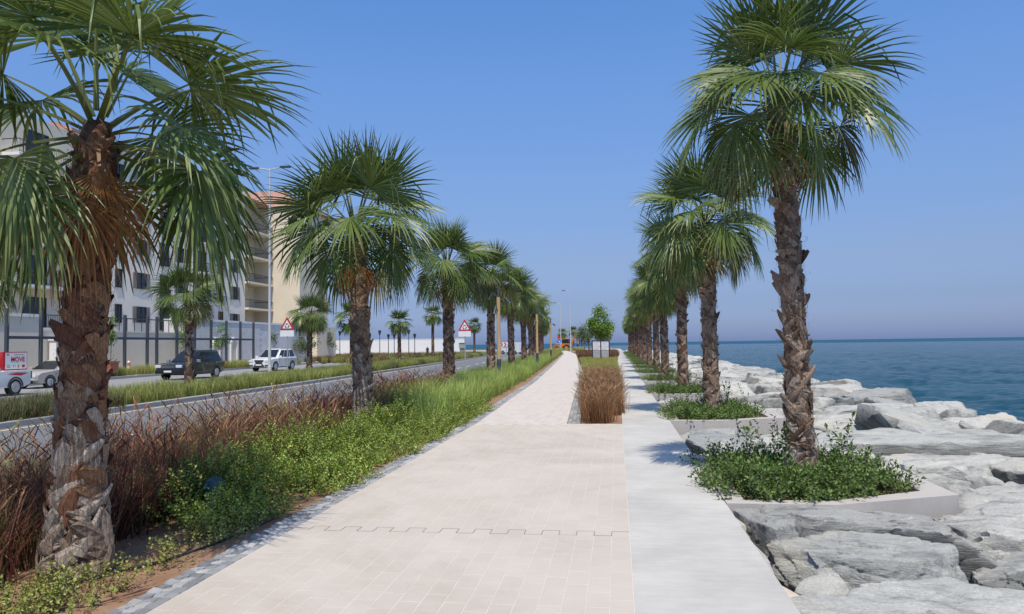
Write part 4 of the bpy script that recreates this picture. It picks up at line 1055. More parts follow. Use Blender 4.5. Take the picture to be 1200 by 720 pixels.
def clumps(name, label, pts, temps, rng, sc0=.85, sc1=1.2, tint=None, cat='grass'):
    pts = np.array(pts); n = len(pts)
    tn = rng.uniform(.82, 1.18, (n, 1)) * np.ones((1, 3)) if tint is None else tint(pts, rng)
    o = link(name, scatter_many(temps, pts, rand_rots(n, rng, .06), rng.uniform(sc0, sc1, n), rng, name, 'grass', tn))
    return tag(o, label, cat, None, 'stuff')
rng = np.random.default_rng(8)
def tint_p(p, rng):
    t = vnoise(p[:, 0], p[:, 1], .9, 2.0)[:, None] + rng.uniform(-.25, .25, (len(p), 1)); u = np.clip(t, 0, 1)
    return (1 + .2 * t) * (np.ones((1, 3)) + u * np.array([[-.15, .75, .25]]))
P_ = []
for d in np.arange(4.2, 24, .36):
    for x in np.arange(-6.4, -4.5 - (.0 if d < 12 else .3), .36):
        if math.hypot(x + 4.11, d - 5.43) < .55 or math.hypot(x + 4.79, d - 14.15) < .42: continue
        P_.append((x + rng.normal(0, .09) - shift(d), d + rng.normal(0, .09), -.12))
clumps('purple_grass', 'purple-brown fountain grass with feathery plumes beside the road', P_, cl_p, rng, .72, 1.22, tint_p)
P_ = []
for d in np.arange(24, 70, .6):
    for x in (-6.3, -5.9): P_.append((x + rng.normal(0, .12) - shift(d), d + rng.normal(0, .2), -.14))
clumps('purple_grass', 'thin far row of purple-brown grass along the road edge', P_, cl_pf, rng, .8, 1.1)
P_ = []
for d in np.arange(14.9, 75, .58):
    for x in np.arange(-3.8, -5.5, -.56):
        xx = x - shift(d)
        if d < 16.2 and x < -4.3: continue
        P_.append((xx + rng.normal(0, .08), d + rng.normal(0, .08), -.05))
def tint_g(p, rng):
    t = vnoise(p[:, 0], p[:, 1], .8, 4.0)[:, None]; return (1 + .35 * t + rng.uniform(-.12, .12, t.shape)) * np.ones((1, 3))
clumps('green_grass', 'fine bright green fountain grass along the left edge of the path', P_, cl_g, rng, 1.0, 1.5, tint_g)
P_ = []
for d in np.arange(75, 165, 1.0):
    for x in np.arange(-3.7, -6.4, -.7): P_.append((x - shift(d) + rng.normal(0, .2), d + rng.normal(0, .3), -.05))
clumps('green_grass', 'far green grass along the winding end of the path', P_, cl_o, rng, .9, 1.3)
# bronze grass block between path and strip
P_ = []
for d in np.arange(16.2, 31.5, .34):
    x0 = -0.56 - shift(d) * 1.0
    for x in np.arange(x0, -.02, .30): P_.append((x + rng.normal(0, .03), d + rng.normal(0, .05), -.02))
clumps('bronze_grass', 'bronze dry grass block growing between the path and the concrete strip', P_, cl_b, rng, .85, 1.1)
g = ribbon(lambda d: -.80 - shift(d), lambda d: .075, steps(PEND, 175, 1.5), -.02)
surf('wedge_bed', g, 'soil', label='sandy planted wedge between the path and the concrete strip', cat='planting bed')
P_ = [(rng.uniform(-.75 - shift(d), .0), d, -.03) for d in np.arange(32, 80, .045)]
clumps('lawn_grass', 'light green grass patch before the dark framed notice board', P_, cl_o, rng, .42, .62)
P_ = [(rng.uniform(-.75 - shift(d), .0), d, -.03) for d in np.arange(84, 130, .12)]
clumps('purple_grass', 'dark reddish grass behind the dark framed notice board', P_, cl_pf, rng, 1.0, 1.35)
P_ = [(rng.uniform(-16, -8), d, -.3) for d in np.arange(172, 196, .15)]
clumps('hedge_grass', 'low green and brown growth across the far end of the path', P_, cl_o, rng, 1.2, 1.9)
# grass strip between roads
P_ = []
for d in np.arange(22.5, 120, .42):
    blk = math.sin(d * .55) > .82 and d > 50
    if blk: continue
    for x in np.arange(-15.85, -18.6, -.5): P_.append((x - shift(d) + rng.normal(0, .12), d + rng.normal(0, .12), -.2))
clumps('median_grass', 'pale green grass hedge lining the strip between the two roads', P_, cl_o, rng, .85, 1.15, tint_g)
P_ = []
for d in np.arange(50, 120, .42):
    if math.sin(d * .55) > .82:
        for x in np.arange(-15.85, -17.6, -.45): P_.append((x - shift(d) + rng.normal(0, .1), d, -.2))
clumps('hedge_block', 'dark olive hedge blocks between lengths of pale grass', P_, cl_h, rng, 1.0, 1.3, cat='hedge')
P_ = []
for d in np.arange(12, 22.6, .30):
    for x in np.arange(-15.75, -17.6, -.34): P_.append((x + rng.normal(0, .08), d + rng.normal(0, .08), -.2))
clumps('hedge_block', 'brownish olive hedge along the kerb at the left edge of the picture', P_, cl_h, rng, 1.05, 1.35, cat='hedge')
P_ = []
for d in np.arange(34, 80, .45):
    for x in np.arange(-34.4, -35.7, -.45): P_.append((x + rng.normal(0, .12), d + rng.normal(0, .1), -.18))
clumps('fence_grass', 'pale green grass growing in front of the dark post fence', P_, cl_o, rng, 1.0, 1.4)
P_ = [(-24 - rng.uniform(0, 26), rng.uniform(88, 140), -.33) for _ in range(900)]
clumps('red_hedge', 'reddish brown low planting in front of the long white wall', P_, cl_pf, rng, 1.1, 1.7)
P_ = [(-24 - rng.uniform(0, 26), rng.uniform(84, 140), -.33) for _ in range(500)]
clumps('green_hedge', 'low green planting in front of the long white wall', P_, cl_o, rng, 1.1, 1.6)

# ------------------------------------------------------------------ planters by the sea
def planter_outline(g=0.0):
    return [(1.075 + g, 0 + g), (2.15, 0 + g), (3.52 - g * 1.5, .60 + g), (3.52 - g * 1.5, 2.85 - g), (1.075 + g, 2.85 - g)]
pm = MB(); o1 = planter_outline(); o2 = planter_outline(.20); n = 5
for (a, b, za, zb) in (((o1), (o1), -.75, 0.006), ):
    pm.add([(x, y, za) for x, y in a] + [(x, y, zb) for x, y in b], [(i, (i + 1) % n, n + (i + 1) % n, n + i) for i in range(n)])
pm.add([(x, y, .006) for x, y in o1] + [(x, y, .006) for x, y in o2], [(i, (i + 1) % n, n + (i + 1) % n, n + i) for i in range(n)])
pm.add([(x, y, .006) for x, y in o2] + [(x, y, -.25) for x, y in o2], [(i, (i + 1) % n, n + (i + 1) % n, n + i) for i in range(n)])
planter_me = pm.mesh('rim_wall', 'planter')
sm = MB(); sm.add([(x, y, -.06) for x, y in planter_outline(.19)], [(0, 1, 2, 3, 4)]); soil_me = sm.mesh('soil', 'soil')
for k, d in enumerate(PLANT_D):
    if k >= 15: break
    wn = ORD[k] if k else 'nearest'
    p = empty('planter', f'{wn} pale concrete planter from the front beside the strip' if k else 'nearest pale concrete planter with an angled corner beside the strip', 'planter', (0, d, 0), 0, 'concrete planters by the sea')
    link('rim_wall', planter_me, p); link('soil', soil_me, p)
    rg = np.random.default_rng(60 + k); cen = []
    st = .34 if k < 3 else .45
    for x in np.arange(1.40, 3.08, st):
        for y in np.arange(.42, 2.6, st):
            if x > 2.3 and y < .32 + (x - 2.15) * .45 + .18: continue
            if x > 3.05 and y > 1.2 and rg.random() < .5: continue
            big = .42 if (x - 2.15) ** 2 + (y - 1.5) ** 2 > .3 else .28
            cen.append((x + rg.normal(0, .05), d + y + rg.normal(0, .05), -.06, rg.uniform(.24, .34), rg.uniform(.16, .38) * (1.0 if big > .3 else .7)))
    bushes('planter_shrub', f'dark green leafy shrubs filling the {wn} planter of the row', cen, sprD, 'leaf', [260, 200, 140, 100][min(k, 3)], rg, 'shrub')
    # taller straggling shoots
    if k < 4:
        n_ = 26; L = np.stack([rg.uniform(1.4, 3.0, n_), d + rg.uniform(1.2, 2.5, n_), rg.uniform(.15, .38, n_)], 1)
        o = link('shoots', scatter_many(sprD, L, rand_rots(n_, rg, .35), rg.uniform(1.1, 1.6, n_), rg, 'shoots', 'leaf'))
        o.parent = p; o.matrix_parent_inverse = Matrix.Translation((0, -d, 0)); o['kind'] = 'stuff'

# soil litter: hoses, twigs, teal cover
hs = MB()
hs.tube([(-5.6, 5.0, -.05), (-5.1, 5.25, -.03), (-4.6, 5.15, -.035), (-4.35, 4.95, -.03)], .011, 6)
tag(hs.build('hose', 'hose', smooth=True), 'black irrigation hose running up to the thick shaggy palm from the left', 'hose')
hs = MB(); hs.tube([(-4.2, 5.0, -.03), (-3.9, 5.25, -.028), (-3.6, 5.75, -.03), (-3.45, 6.3, -.028), (-3.36, 7.2, -.028)], .011, 6)
tag(hs.build('hose', 'hose', smooth=True), 'black irrigation hose lying in the sand beside the stone setts', 'hose')
for pts, lab in (([(-3.42, 4.75, -.02), (-3.3, 4.9, -.005), (-3.2, 5.15, -.015)], 'small dry twig on the sand nearest the path setts'), ([(-3.75, 4.55, -.02), (-3.55, 4.6, 0), (-3.4, 4.66, -.015)], 'small dry twig on the sand by the yellow-green sprouts')):
    tw = MB().tube(pts, [.006, .005, .002], 5); tw.tube([pts[1], (pts[1][0] + .06, pts[1][1] + .09, .01)], [.004, .002], 5)
    tag(tw.build('twig', 'trunk'), lab, 'twig')
lr = np.random.default_rng(77); nL = 170
LL = np.stack([np.where(lr.random(nL) < .7, lr.uniform(-3.9, -3.25, nL), lr.uniform(-5.2, -3.6, nL)), lr.uniform(3.8, 9.0, nL), np.full(nL, -.012)], 1); LL[:, 2] += np.where(LL[:, 0] < -3.5, -.02, 0)
lc = np.array([(.22, .12, .06), (.30, .19, .10), (.16, .08, .045), (.36, .27, .17)])[lr.integers(0, 4, nL)]
tag(link('leaf_litter', scatter_many([(np.array([(0, 0, 0), (.012, .02, .006), (0, .045, .002), (-.012, .02, .006)]), np.array([(0, 1, 2, 3)]), np.ones((4, 3)))], LL, rand_rots(nL, lr, .3), lr.uniform(.5, 1.4, nL), lr, 'leaf_litter', 'leaf', lc)), 'dry fallen leaves and scraps on the bare sand beside the path edging', 'leaf litter', None, 'stuff')
tc = empty('valve_cover', 'dark teal rounded cover half buried in the low green shrubs', 'cover', (-4.02, 7.3, .16))
b_ = MB(); b_.tube([(0, 0, -.3), (0, 0, .12), (0, 0, .17), (0, 0, .20)], [.105, .10, .085, .03], 14); b_.build('housing', 'teal_plastic', tc, smooth=True)
b_ = MB(); b_.tube([(0, 0, .085), (0, 0, .105)], .112, 14); b_.build('rim', 'teal_plastic', tc, smooth=True)

# ------------------------------------------------------------------ light posts by the path
def path_light(label, x, d, flip=1):
    p = empty('path_light', label, 'light post', (x, d, -.05), 0, 'timber light posts beside the path')
    b = MB().tube([(0, 0, 0), (0, 0, 1.12)], .088, 14); b.build('base_sleeve', 'dark_metal', p, smooth=True)
    b = MB().tube([(0, 0, 1.12), (0, 0, 3.55)], [.075, .07], 14); b.build('post', 'timber', p, smooth=True)
    b = MB().tube([(0, 0, 3.55), (0, 0, 4.0)], .045, 10); b.build('mast', 'dark_metal', p, smooth=True)
    for (a, z, s_) in ((0.1, 3.45, .6), (2.9, 3.62, .42), (-1.9, 3.05, .38)):
        q = MB(); dx, dy = math.cos(a), math.sin(a)
        q.tube([(dx * .06, dy * .06, z), (dx * .22, dy * .22, z + .03)], .022, 8); ar = q.build('bracket', 'dark_metal', p, smooth=True)
        q = MB(); q.tube([(dx * .20, dy * .20, z + .10), (dx * .24, dy * .24, z + .08), (dx * (.24 + .26 * s_), dy * (.24 + .26 * s_), z - .10), (dx * (.26 + .27 * s_), dy * (.26 + .27 * s_), z - .12)], [.05, .085 * s_, .115 * s_, .10 * s_], 12)
        sp_ = q.build('spotlight', 'dark_metal', p, smooth=True)
        q = MB(); e = Vector((dx * (.262 + .27 * s_), dy * (.262 + .27 * s_), z - .122)); q.tube([e, e + Vector((dx * .01, dy * .01, -.008))], .088 * s_, 12); q.build('lens', 'lamp_glass', sp_, smooth=True)
path_light('nearest tall timber light post with dark foot and several spotlights', -4.58, 29.8)
path_light('second timber light post from the front beside the path', -4.95, 48.0)
path_light('farthest visible timber light post, its foot near the path bend', -6.0, 70.5)

# ------------------------------------------------------------------ road signs
def text_mesh(txt, size, depth=.004):
    cu = bpy.data.curves.new('lettering', 'FONT'); cu.body = txt; cu.size = size; cu.extrude = depth; cu.align_x = 'CENTER'; cu.align_y = 'CENTER'; cu.offset = size * .02
    o = bpy.data.objects.new('lettering', cu); C.objects.link(o)
    dg = bpy.context.evaluated_depsgraph_get(); me = bpy.data.meshes.new_from_object(o.evaluated_get(dg)); bpy.data.objects.remove(o); return me
def tri(r, y): return [(r * math.cos(a), r * math.sin(a)) for a in (PI / 2, PI / 2 + 2 * PI / 3, PI / 2 + 4 * PI / 3)]
def rtri(R, c):
    out = []
    for a in (PI / 2, PI / 2 + 2 * PI / 3, PI / 2 + 4 * PI / 3):
        cx, cy = (R - 2 * c) * math.cos(a), (R - 2 * c) * math.sin(a)
        for q in (-.7, 0, .7): out.append((cx + c * math.cos(a + q), cy + c * math.sin(a + q)))
    return out
def warn_sign(label, x, d, z0, zt, s_=1.0, rz=0.0):
    p = empty('warning_sign', label, 'road sign', (x, d, z0), rz, 'roundabout warning signs')
    zc = zt - z0 - .58 * s_
    MB().tube([(0, .05, 0), (0, .05, zc + .3)], .038, 10).build('pole', 'galv', p, smooth=True)
    pl_ = MB().prism([(a, b + zc) for a, b in rtri(.58 * s_, .05)], 1, -.012, .012).build('sign_plate', 'red_paint', p)
    MB().prism([(a, b + zc) for a, b in rtri(.37 * s_, .03)], 1, -.016, -.0125).build('white_field', 'white_paint', pl_)
    ar = MB()
    for k in range(3):
        a0 = PI / 2 + k * 2 * PI / 3 - .75; pts = []
        ring = .125 * s_
        for i in range(6):
            a = a0 + i * .22
            pts.append((ring * 1.22 * math.cos(a), ring * 1.22 * math.sin(a)))
        for i in reversed(range(6)):
            a = a0 + i * .22
            pts.append((ring * .78 * math.cos(a), ring * .78 * math.sin(a)))
        for i in range(5):
            q = [pts[i], pts[i + 1], pts[10 - i], pts[11 - i]]
            ar.prism([(u, v + zc - .02) for u, v in q], 1, -.019, -.0165)
        a = a0 + 1.1; tp = [(ring * .5 * math.cos(a), ring * .5 * math.sin(a)), (ring * 1.5 * math.cos(a), ring * 1.5 * math.sin(a)), (ring * math.cos(a + .55), ring * math.sin(a + .55))]
        ar.prism([(u, v + zc - .02) for u, v in tp], 1, -.019, -.0165)
    ar.build('arrows', 'black_paint', pl_)
    MB().prism([(-.46 * s_, zc - .70 * s_), (.46 * s_, zc - .70 * s_), (.46 * s_, zc - .315 * s_), (-.46 * s_, zc - .315 * s_)], 1, -.01, .01).build('blank_plate', 'white_paint', p)
warn_sign('red triangular roundabout sign beside the white four-wheel drive', -19.2, 43, -.19, 3.46, .92)
warn_sign('red triangular roundabout sign at the road edge between two path-side palms', -10.0, 50.2, -.25, 3.37, .92)

ch = empty('chevron_sign', 'white board with red chevrons far off between palm trunks', 'road sign', (-20.35, 138, -.1))
for x in (-.5, .5): MB().tube([(x, .05, 0), (x, .05, 1.2)], .05, 8).build('leg', 'galv', ch)
bo = MB().box(-.75, .75, -.03, .03, 1.3, 2.1).build('board', 'white_paint', ch)
for x in (-.58, .08): MB().prism([(x - .05, 1.34), (x + .22, 1.34), (x + .5, 1.7), (x + .22, 2.06), (x - .05, 2.06), (x + .23, 1.7)], 1, -.04, -.032).build('chevron', 'red_paint', bo)

bs = empty('direction_sign', 'round blue traffic sign beside the orange digger', 'road sign', (-12.3, 165, -.2))
MB().tube([(0, .06, 0), (0, .06, 3.4)], .05, 8).build('pole', 'galv', bs)
def disc(r, z): return [(r * math.cos(2 * PI * k / 20), z + r * math.sin(2 * PI * k / 20)) for k in range(20)]
d1 = MB().prism(disc(.45, 2.3), 1, -.02, .02).build('blue_disc', 'blue_paint', bs)
aw = MB().prism([(-.26, 2.45), (.06, 2.26), (-.04, 2.18), (.26, 2.06), (.22, 2.36), (.15, 2.31), (-.2, 2.53)], 1, -.026, -.021); aw.build('arrow', 'white_paint', d1)
MB().prism(disc(.33, 3.2), 1, -.02, .02).build('red_disc', 'red_paint', bs)
bp_ = empty('direction_sign', 'small blue sign on a post right of the digger', 'road sign', (-9.3, 190, -.2))
MB().tube([(0, .06, 0), (0, .06, 2.6)], .05, 8).build('pole', 'galv', bp_); d1 = MB().prism(disc(.5, 2.3), 1, -.02, .02).build('blue_disc', 'blue_paint', bp_)
MB().prism([(-.06, 2.0), (.06, 2.0), (.06, 2.35), (.16, 2.35), (0, 2.6), (-.16, 2.35), (-.06, 2.35)], 1, -.026, -.021).build('arrow', 'white_paint', d1)
for (x, d, lab) in ((-11.7, 108, 'red and white marker sign half hidden behind far palm trunks'), ):
    ms = empty('marker_sign', lab, 'road sign', (x, d, -.2)); MB().tube([(0, .06, 0), (0, .06, 2.6)], .045, 8).build('pole', 'galv', ms)
    q = MB().box(-.22, .22, -.02, .02, 1.5, 2.6).build('panel', 'white_paint', ms); MB().prism(disc(.2, 2.3), 1, -.03, -.0215).build('red_disc', 'red_paint', q)
    MB().box(-.2, .2, -.026, -.0215, 1.55, 1.95).build('red_band', 'red_paint', q)

# notice board and the tree behind it
nb = empty('notice_board', 'dark framed notice board with two columns of pale panels on the grass', 'notice board', (-1.55, 75.5, -.02))
fr = MB()
for x in (-.82, 0, .82): fr.box(x - .05, x + .05, -.05, .05, 0, 1.85)
for z in (1.85, ): fr.box(-.87, .87, -.055, .055, z, z + .08)
fr.box(-.87, .87, -.053, .053, .10, .17)
fr.build('frame', 'black_metal', nb)
for i, x0 in enumerate((-.76, .06)):
    for (z0, z1, mt) in ((1.32, 1.80, 'white_paint'), (.98, 1.28, 'white_paint'), (.22, .94, 'board_grey')):
        pn = MB().box(x0, x0 + .70, -.02, .02, z0, z1).build('panel', mt, nb)
        if mt == 'white_paint':
            q = MB(); zz_ = z1 - .10; k = 0
            while zz_ > z0 + .05: q.box(x0 + .06, x0 + .64 - .12 * (k % 2), -.026, -.0215, zz_ - .02, zz_ + .02); zz_ -= .12; k += 1
            q.build('text_lines', 'board_grey', pn)

def leafy_tree(label, loc, H, R, seed, nl, cols, leaf=.12, group=None, stem=.05):
    rnd = np.random.default_rng(seed); p = empty('young_tree', label, 'tree', loc, 0, group); t = MB()
    t.tube([(0, 0, -.05), (.02, .01, H * .4), (.04, -.02, H * .62)], [stem, stem * .8, stem * .55], 8)
    tips = []
    for k in range(9):
        a = k * 2.4; e = Vector((math.cos(a) * R * .7, math.sin(a) * R * .7, H * (.55 + .04 * k))); t.tube([(.03, 0, H * (.40 + .025 * k)), e * .6 + Vector((0, 0, H * .22)), e], [stem * .5, stem * .3, stem * .12], 5); tips.append(e)
    t.build('trunk', 'bark', p, smooth=True)
    # clumpy crown of separate leaves
    nc = 26; cc = []
    for k in range(nc):
        u = rnd.normal(size=3); u /= np.linalg.norm(u); q = rnd.random() ** .4
        cc.append(np.array([u[0] * R * q, u[1] * R * q, H * .70 + u[2] * H * .30 * q]) * np.array([1 - .25 * max(0, u[2]), 1 - .25 * max(0, u[2]), 1]))
    cc.append(np.array([.05, 0, H * 1.03]))
    lv = np.array([(0, 0, 0), (.3, .5, .08), (0, 1, 0), (-.3, .5, .08)]) * leaf; lf = np.array([(0, 1, 2, 3)])
    L = np.vstack([c + rnd.normal(0, R * .17, (nl // len(cc), 3)) for c in cc]); n = len(L)
    tn = np.array([cols[i] for i in rnd.integers(0, len(cols), n)]) * rnd.uniform(.8, 1.2, (n, 1))
    me = scatter_many([(lv, lf, np.ones((4, 3)))], L, rand_rots(n, rnd, .9), rnd.uniform(.7, 1.3, n), rnd, 'crown', 'leaf', tn)
    link('crown', me, p); return p
TG = [np.array(c) * 1.35 for c in ((.10, .19, .03), (.15, .25, .045), (.07, .13, .025), (.22, .31, .07))]
OG = [np.array(c) * 1.4 for c in ((.10, .13, .06), (.14, .17, .085), (.07, .09, .04))]
leafy_tree('rounded bright green tree standing behind the dark framed notice board', (-1.7, 80, -.05), 5.0, 1.45, 5, 8000, TG, .17, stem=.07)
leafy_tree('small bushy tree left of the notice board tree, paler and lower', (-5.0, 120, -.05), 4.2, 1.5, 6, 1500, OG, .22)
leafy_tree('slim young tree against the beige wall above the terracotta pot', (-34.0, 48.0, .8), 2.9, .62, 7, 900, TG, .13, stem=.03)
leafy_tree('young tree in front of the grey arched wall', (-37.0, 68.3, -.17), 4.0, .75, 8, 1100, TG, .15, stem=.04)
leafy_tree('slender young tree beside the black car above its roof', (-37.2, 62.2, -.17), 3.9, .5, 18, 600, TG, .15, stem=.035)
leafy_tree('grey-green bushy tree at the corner of the cream building', (-38.5, 81.5, -.17), 4.0, 1.05, 9, 1500, OG, .18, stem=.06)
leafy_tree('low grey-green tree right of the cream building', (-37.0, 88, -.17), 3.3, 1.5, 10, 1400, OG, .2)
leafy_tree('slim pale young tree before the left end of the white wall', (-40.5, 104, -.33), 4.2, 1.1, 12, 800, OG, .22)
leafy_tree('dark small tree beside the left end of the white wall', (-42.5, 110, -.33), 3.0, 1.3, 13, 900, DCOL, .2)

# ------------------------------------------------------------------ street lamps
def street_lamp(label, x, d, H, heads=2, r=.11, z0=-.2, group='tall street lamps', arm=1.5, rz=0.0):
    p = empty('street_lamp', label, 'street lamp', (x, d, z0), rz, group)
    MB().tube([(0, 0, 0), (0, 0, .5), (0, 0, .52), (0, 0, H)], [r * 1.35, r * 1.35, r, r * .55], 12).build('pole', 'pole_pale', p, smooth=True)
    for s_ in ((-1, 1) if heads == 2 else (-1,)):
        MB().tube([(0, 0, H - .12), (s_ * arm * .5, 0, H + .02), (s_ * arm * .62, 0, H + .04)], [.05, .045, .04], 8).build('arm', 'pole_pale', p, smooth=True)
        MB().prism([(s_ * arm * .55, -.16), (s_ * arm * .75, -.2), (s_ * arm * 1.05, -.17), (s_ * arm * 1.05, .17), (s_ * arm * .75, .2), (s_ * arm * .55, .16)], 2, H + .0, H + .12, .03).build('lamp_head', 'dark_metal', p)
street_lamp('tall double-armed street lamp in front of the cream building corner', -25.0, 53.0, 15.0, 2)
street_lamp('tall single-armed lamp over the road end, the taller of two', -8.9, 150, 12.2, 1, z0=-.3)
street_lamp('tall single-armed lamp over the road end, the lower of two', -12.6, 175, 11.2, 1, z0=-.3)
street_lamp('tall lamp pole standing before the white wall among palms', -27.2, 112, 11.5, 1)
def lantern(label, x, d, H=4.0):
    p = empty('lantern_post', label, 'lantern post', (x, d, -.3), 0, 'lantern posts before the white wall')
    MB().tube([(0, 0, 0), (0, 0, H)], [.07, .05], 8).build('pole', 'dark_metal', p)
    MB().tube([(0, 0, H), (0, 0, H + .12), (0, 0, H + .55)], [.08, .14, .22], 8).build('lamp', 'dark_metal', p)
    MB().tube([(0, 0, H + .55), (0, 0, H + .62), (0, 0, H + .75)], [.28, .26, .04], 8).build('cap', 'black_metal', p)
for x, d, lab in ((-35.35, 112, 'lantern post standing before the middle of the white wall'), (-41.6, 112, 'lantern post at the left end of the white wall'), (-34.0, 112, 'slimmer lantern post just right of the one at the middle of the white wall'), (-30.86, 112, 'lantern post before the white wall left of the tall pole'), (-29.94, 112, 'slim lantern post before the white wall nearest the tall pole'), (-33.1, 112, 'thin lantern post between the middle of the white wall and the tall pole')):
    lantern(lab, x, d, 3.0 if 'thin' in lab or 'slim' in lab else 3.6)

# ------------------------------------------------------------------ white wall, person, kiosk
wl = empty('boundary_wall', 'long plain white wall closing the view beyond the road', 'wall', (0, 150, -.34))
MB().box(-60.5, -29.8, -.12, .12, 0, 3.2).build('wall_face', 'white_wall', wl); MB().box(-60.55, -29.75, -.16, .16, 3.2, 3.3).build('coping', 'white_wall', wl)
kb = empty('kiosk', 'small pale structure by the road beside the far warning sign', 'kiosk', (-25.9, 128, -.33))
MB().box(-.4, .4, -.5, .5, 0, 1.4).build('base', 'shutter', kb); MB().box(-.5, .5, -.6, .6, 1.4, 2.3).build('cabin', 'galv', kb); MB().box(-.6, .6, -.7, .7, 2.3, 2.4).build('roof', 'white_paint', kb)
vn = empty('delivery_van', 'pale distant van seen between the path-side palm trunks', 'van', (-20.5, 150, -.3), rad(60))
MB().prism([(-2.4, .35), (2.0, .35), (2.4, .8), (2.3, 1.2), (1.7, 2.2), (-2.4, 2.3)], 0, -.95, .95, .08).build('body', 'car_white', vn)
for s_ in (-1, 1):
    MB().box(s_ * .95 - .01, s_ * .95 + .01, -.1, 1.6, 1.35, 1.95).build('side_window', 'glass', vn)
    for y in (-1.5, 1.5): wv = MB().tube([(s_ * .98, y, .36), (s_ * .75, y, .36)], .36, 14).build('wheel', 'rubber', vn); MB().tube([(s_ * .985, y, .36), (s_ * .9, y, .36)], .2, 10).build('rim', 'chrome', wv)
MB().box(-.75, .75, 2.06, 2.1, 1.3, 1.85).build('windscreen', 'glass', vn)

def person(label, x, d, z, h=1.72):
    p = empty('person', label, 'person', (x, d, z), rad(200))
    J = {'pel': (0, 0, .93), 'ch': (0, .01, 1.25), 'nk': (0, .02, 1.47), 'hd': (0, .03, 1.58), 'top': (0, .03, 1.66), 'hipl': (-.09, 0, .88), 'knl': (-.10, .06, .48), 'anl': (-.10, -.02, .08), 'tol': (-.10, .14, .04), 'hipr': (.09, 0, .88), 'knr': (.10, -.02, .48), 'anr': (.10, -.16, .09), 'tor': (.10, 0, .04),
         'shl': (-.17, .01, 1.40), 'ell': (-.22, -.02, 1.12), 'wrl': (-.20, .10, .90), 'hal': (-.20, .14, .82), 'shr': (.17, .01, 1.40), 'elr': (.22, .0, 1.12), 'wrr': (.20, .14, .92), 'har': (.20, .19, .85)}
    E_ = [('pel', 'ch'), ('ch', 'nk'), ('nk', 'hd'), ('hd', 'top'), ('pel', 'hipl'), ('hipl', 'knl'), ('knl', 'anl'), ('anl', 'tol'), ('pel', 'hipr'), ('hipr', 'knr'), ('knr', 'anr'), ('anr', 'tor'), ('ch', 'shl'), ('shl', 'ell'), ('ell', 'wrl'), ('wrl', 'hal'), ('ch', 'shr'), ('shr', 'elr'), ('elr', 'wrr'), ('wrr', 'har')]
    Rr = {'pel': .14, 'ch': .15, 'nk': .06, 'hd': .095, 'top': .08, 'hipl': .10, 'hipr': .10, 'knl': .07, 'knr': .07, 'anl': .05, 'anr': .05, 'tol': .045, 'tor': .045, 'shl': .07, 'shr': .07, 'ell': .05, 'elr': .05, 'wrl': .038, 'wrr': .038, 'hal': .04, 'har': .04}
    ks = list(J); me = bpy.data.meshes.new('body'); me.from_pydata([J[k] for k in ks], [(ks.index(a), ks.index(b)) for a, b in E_], [])
    o = link('body', me, p); md = o.modifiers.new('skin', 'SKIN'); o.modifiers.new('sub', 'SUBSURF').levels = 1
    for i, k in enumerate(ks): me.skin_vertices[0].data[i].radius = (Rr[k], Rr[k])
    me.skin_vertices[0].data[0].use_root = True; me.materials.append(MAT['cloth_dark'])
    q = MB().tube([(0, .03, 1.60), (0, .03, 1.70), (0, .03, 1.75)], [.115, .11, .05], 10); q.build('cap', 'white_paint', p, smooth=True)
    q = MB().tube([(0, .07, 1.50), (0, .09, 1.56), (0, .085, 1.62)], [.07, .085, .07], 10); q.build('head', 'skin', p, smooth=True)
person('person in dark clothes and a white cap walking before the white wall', -30.0, 120, -.2)

# ------------------------------------------------------------------ apartment building
GRP_W = None
apt = empty('apartment_building', 'long white and cream apartment block with balconies and a red tiled roof', 'building', (0, -4.4, -.2))
BX = -46.0; FH = 3.3; NF = 6
EAVE = 20.6
MB().box(BX - 14, BX, 64, 95.0, 0, EAVE).build('wall', 'white_render', apt)
wing = MB().box(BX - 14, BX + .35, 44, 64, 0, EAVE - .2).build('wall', 'cream', apt); wing['label'] = 'cream rendered wing at the left end'
MB().box(BX - 14, BX - 2.2, 95.0, 102, 0, EAVE).build('wall', 'cream', apt)
tower = MB().box(BX - 14, BX + 4.2, 102, 112, 0, EAVE).build('wall', 'cream', apt); tower['label'] = 'cream corner tower facing the camera'
MB().box(BX - 14, BX + 5.8, 104, 111, 0, 4.6).build('wall', 'cream', apt)
# hip roofs with tile courses
def hip(x0, x1, y0, y1, z, h, name='roof'):
    g = MB(); o_ = .5; x0 -= o_; x1 += o_; y0 -= o_; y1 += o_; m_ = min(x1 - x0, y1 - y0) / 2; nC = 12; prev = None; v = []; f = []
    for i in range(nC + 1):
        t = i / nC; q = [(x0 + m_ * t, y0 + m_ * t), (x1 - m_ * t, y0 + m_ * t), (x1 - m_ * t, y1 - m_ * t), (x0 + m_ * t, y1 - m_ * t)]
        for dz in (0, .07) if i < nC else (0,):
            b = len(v); v += [(a, b_, z + h * t + (dz if i else .0)) for a, b_ in q]
            if b: f += [(b - 4 + k, b - 4 + (k + 1) % 4, b + (k + 1) % 4, b + k) for k in range(4)]
    g.add(v, f); g.box(x0, x1, y0, y1, z - .18, z - .02); return g.build(name, 'roof_tile', apt)
hip(BX - 14, BX + 4.2, 102.2, 112, EAVE + .2, 3.2); hip(BX - 14, BX - .2, 64, 101.4, EAVE + .2, 3.0)
cor = MB().box(BX - .2, BX + .22, 64, 95, EAVE - .35, EAVE - .02); cor.build('cornice', 'cap_white', apt)
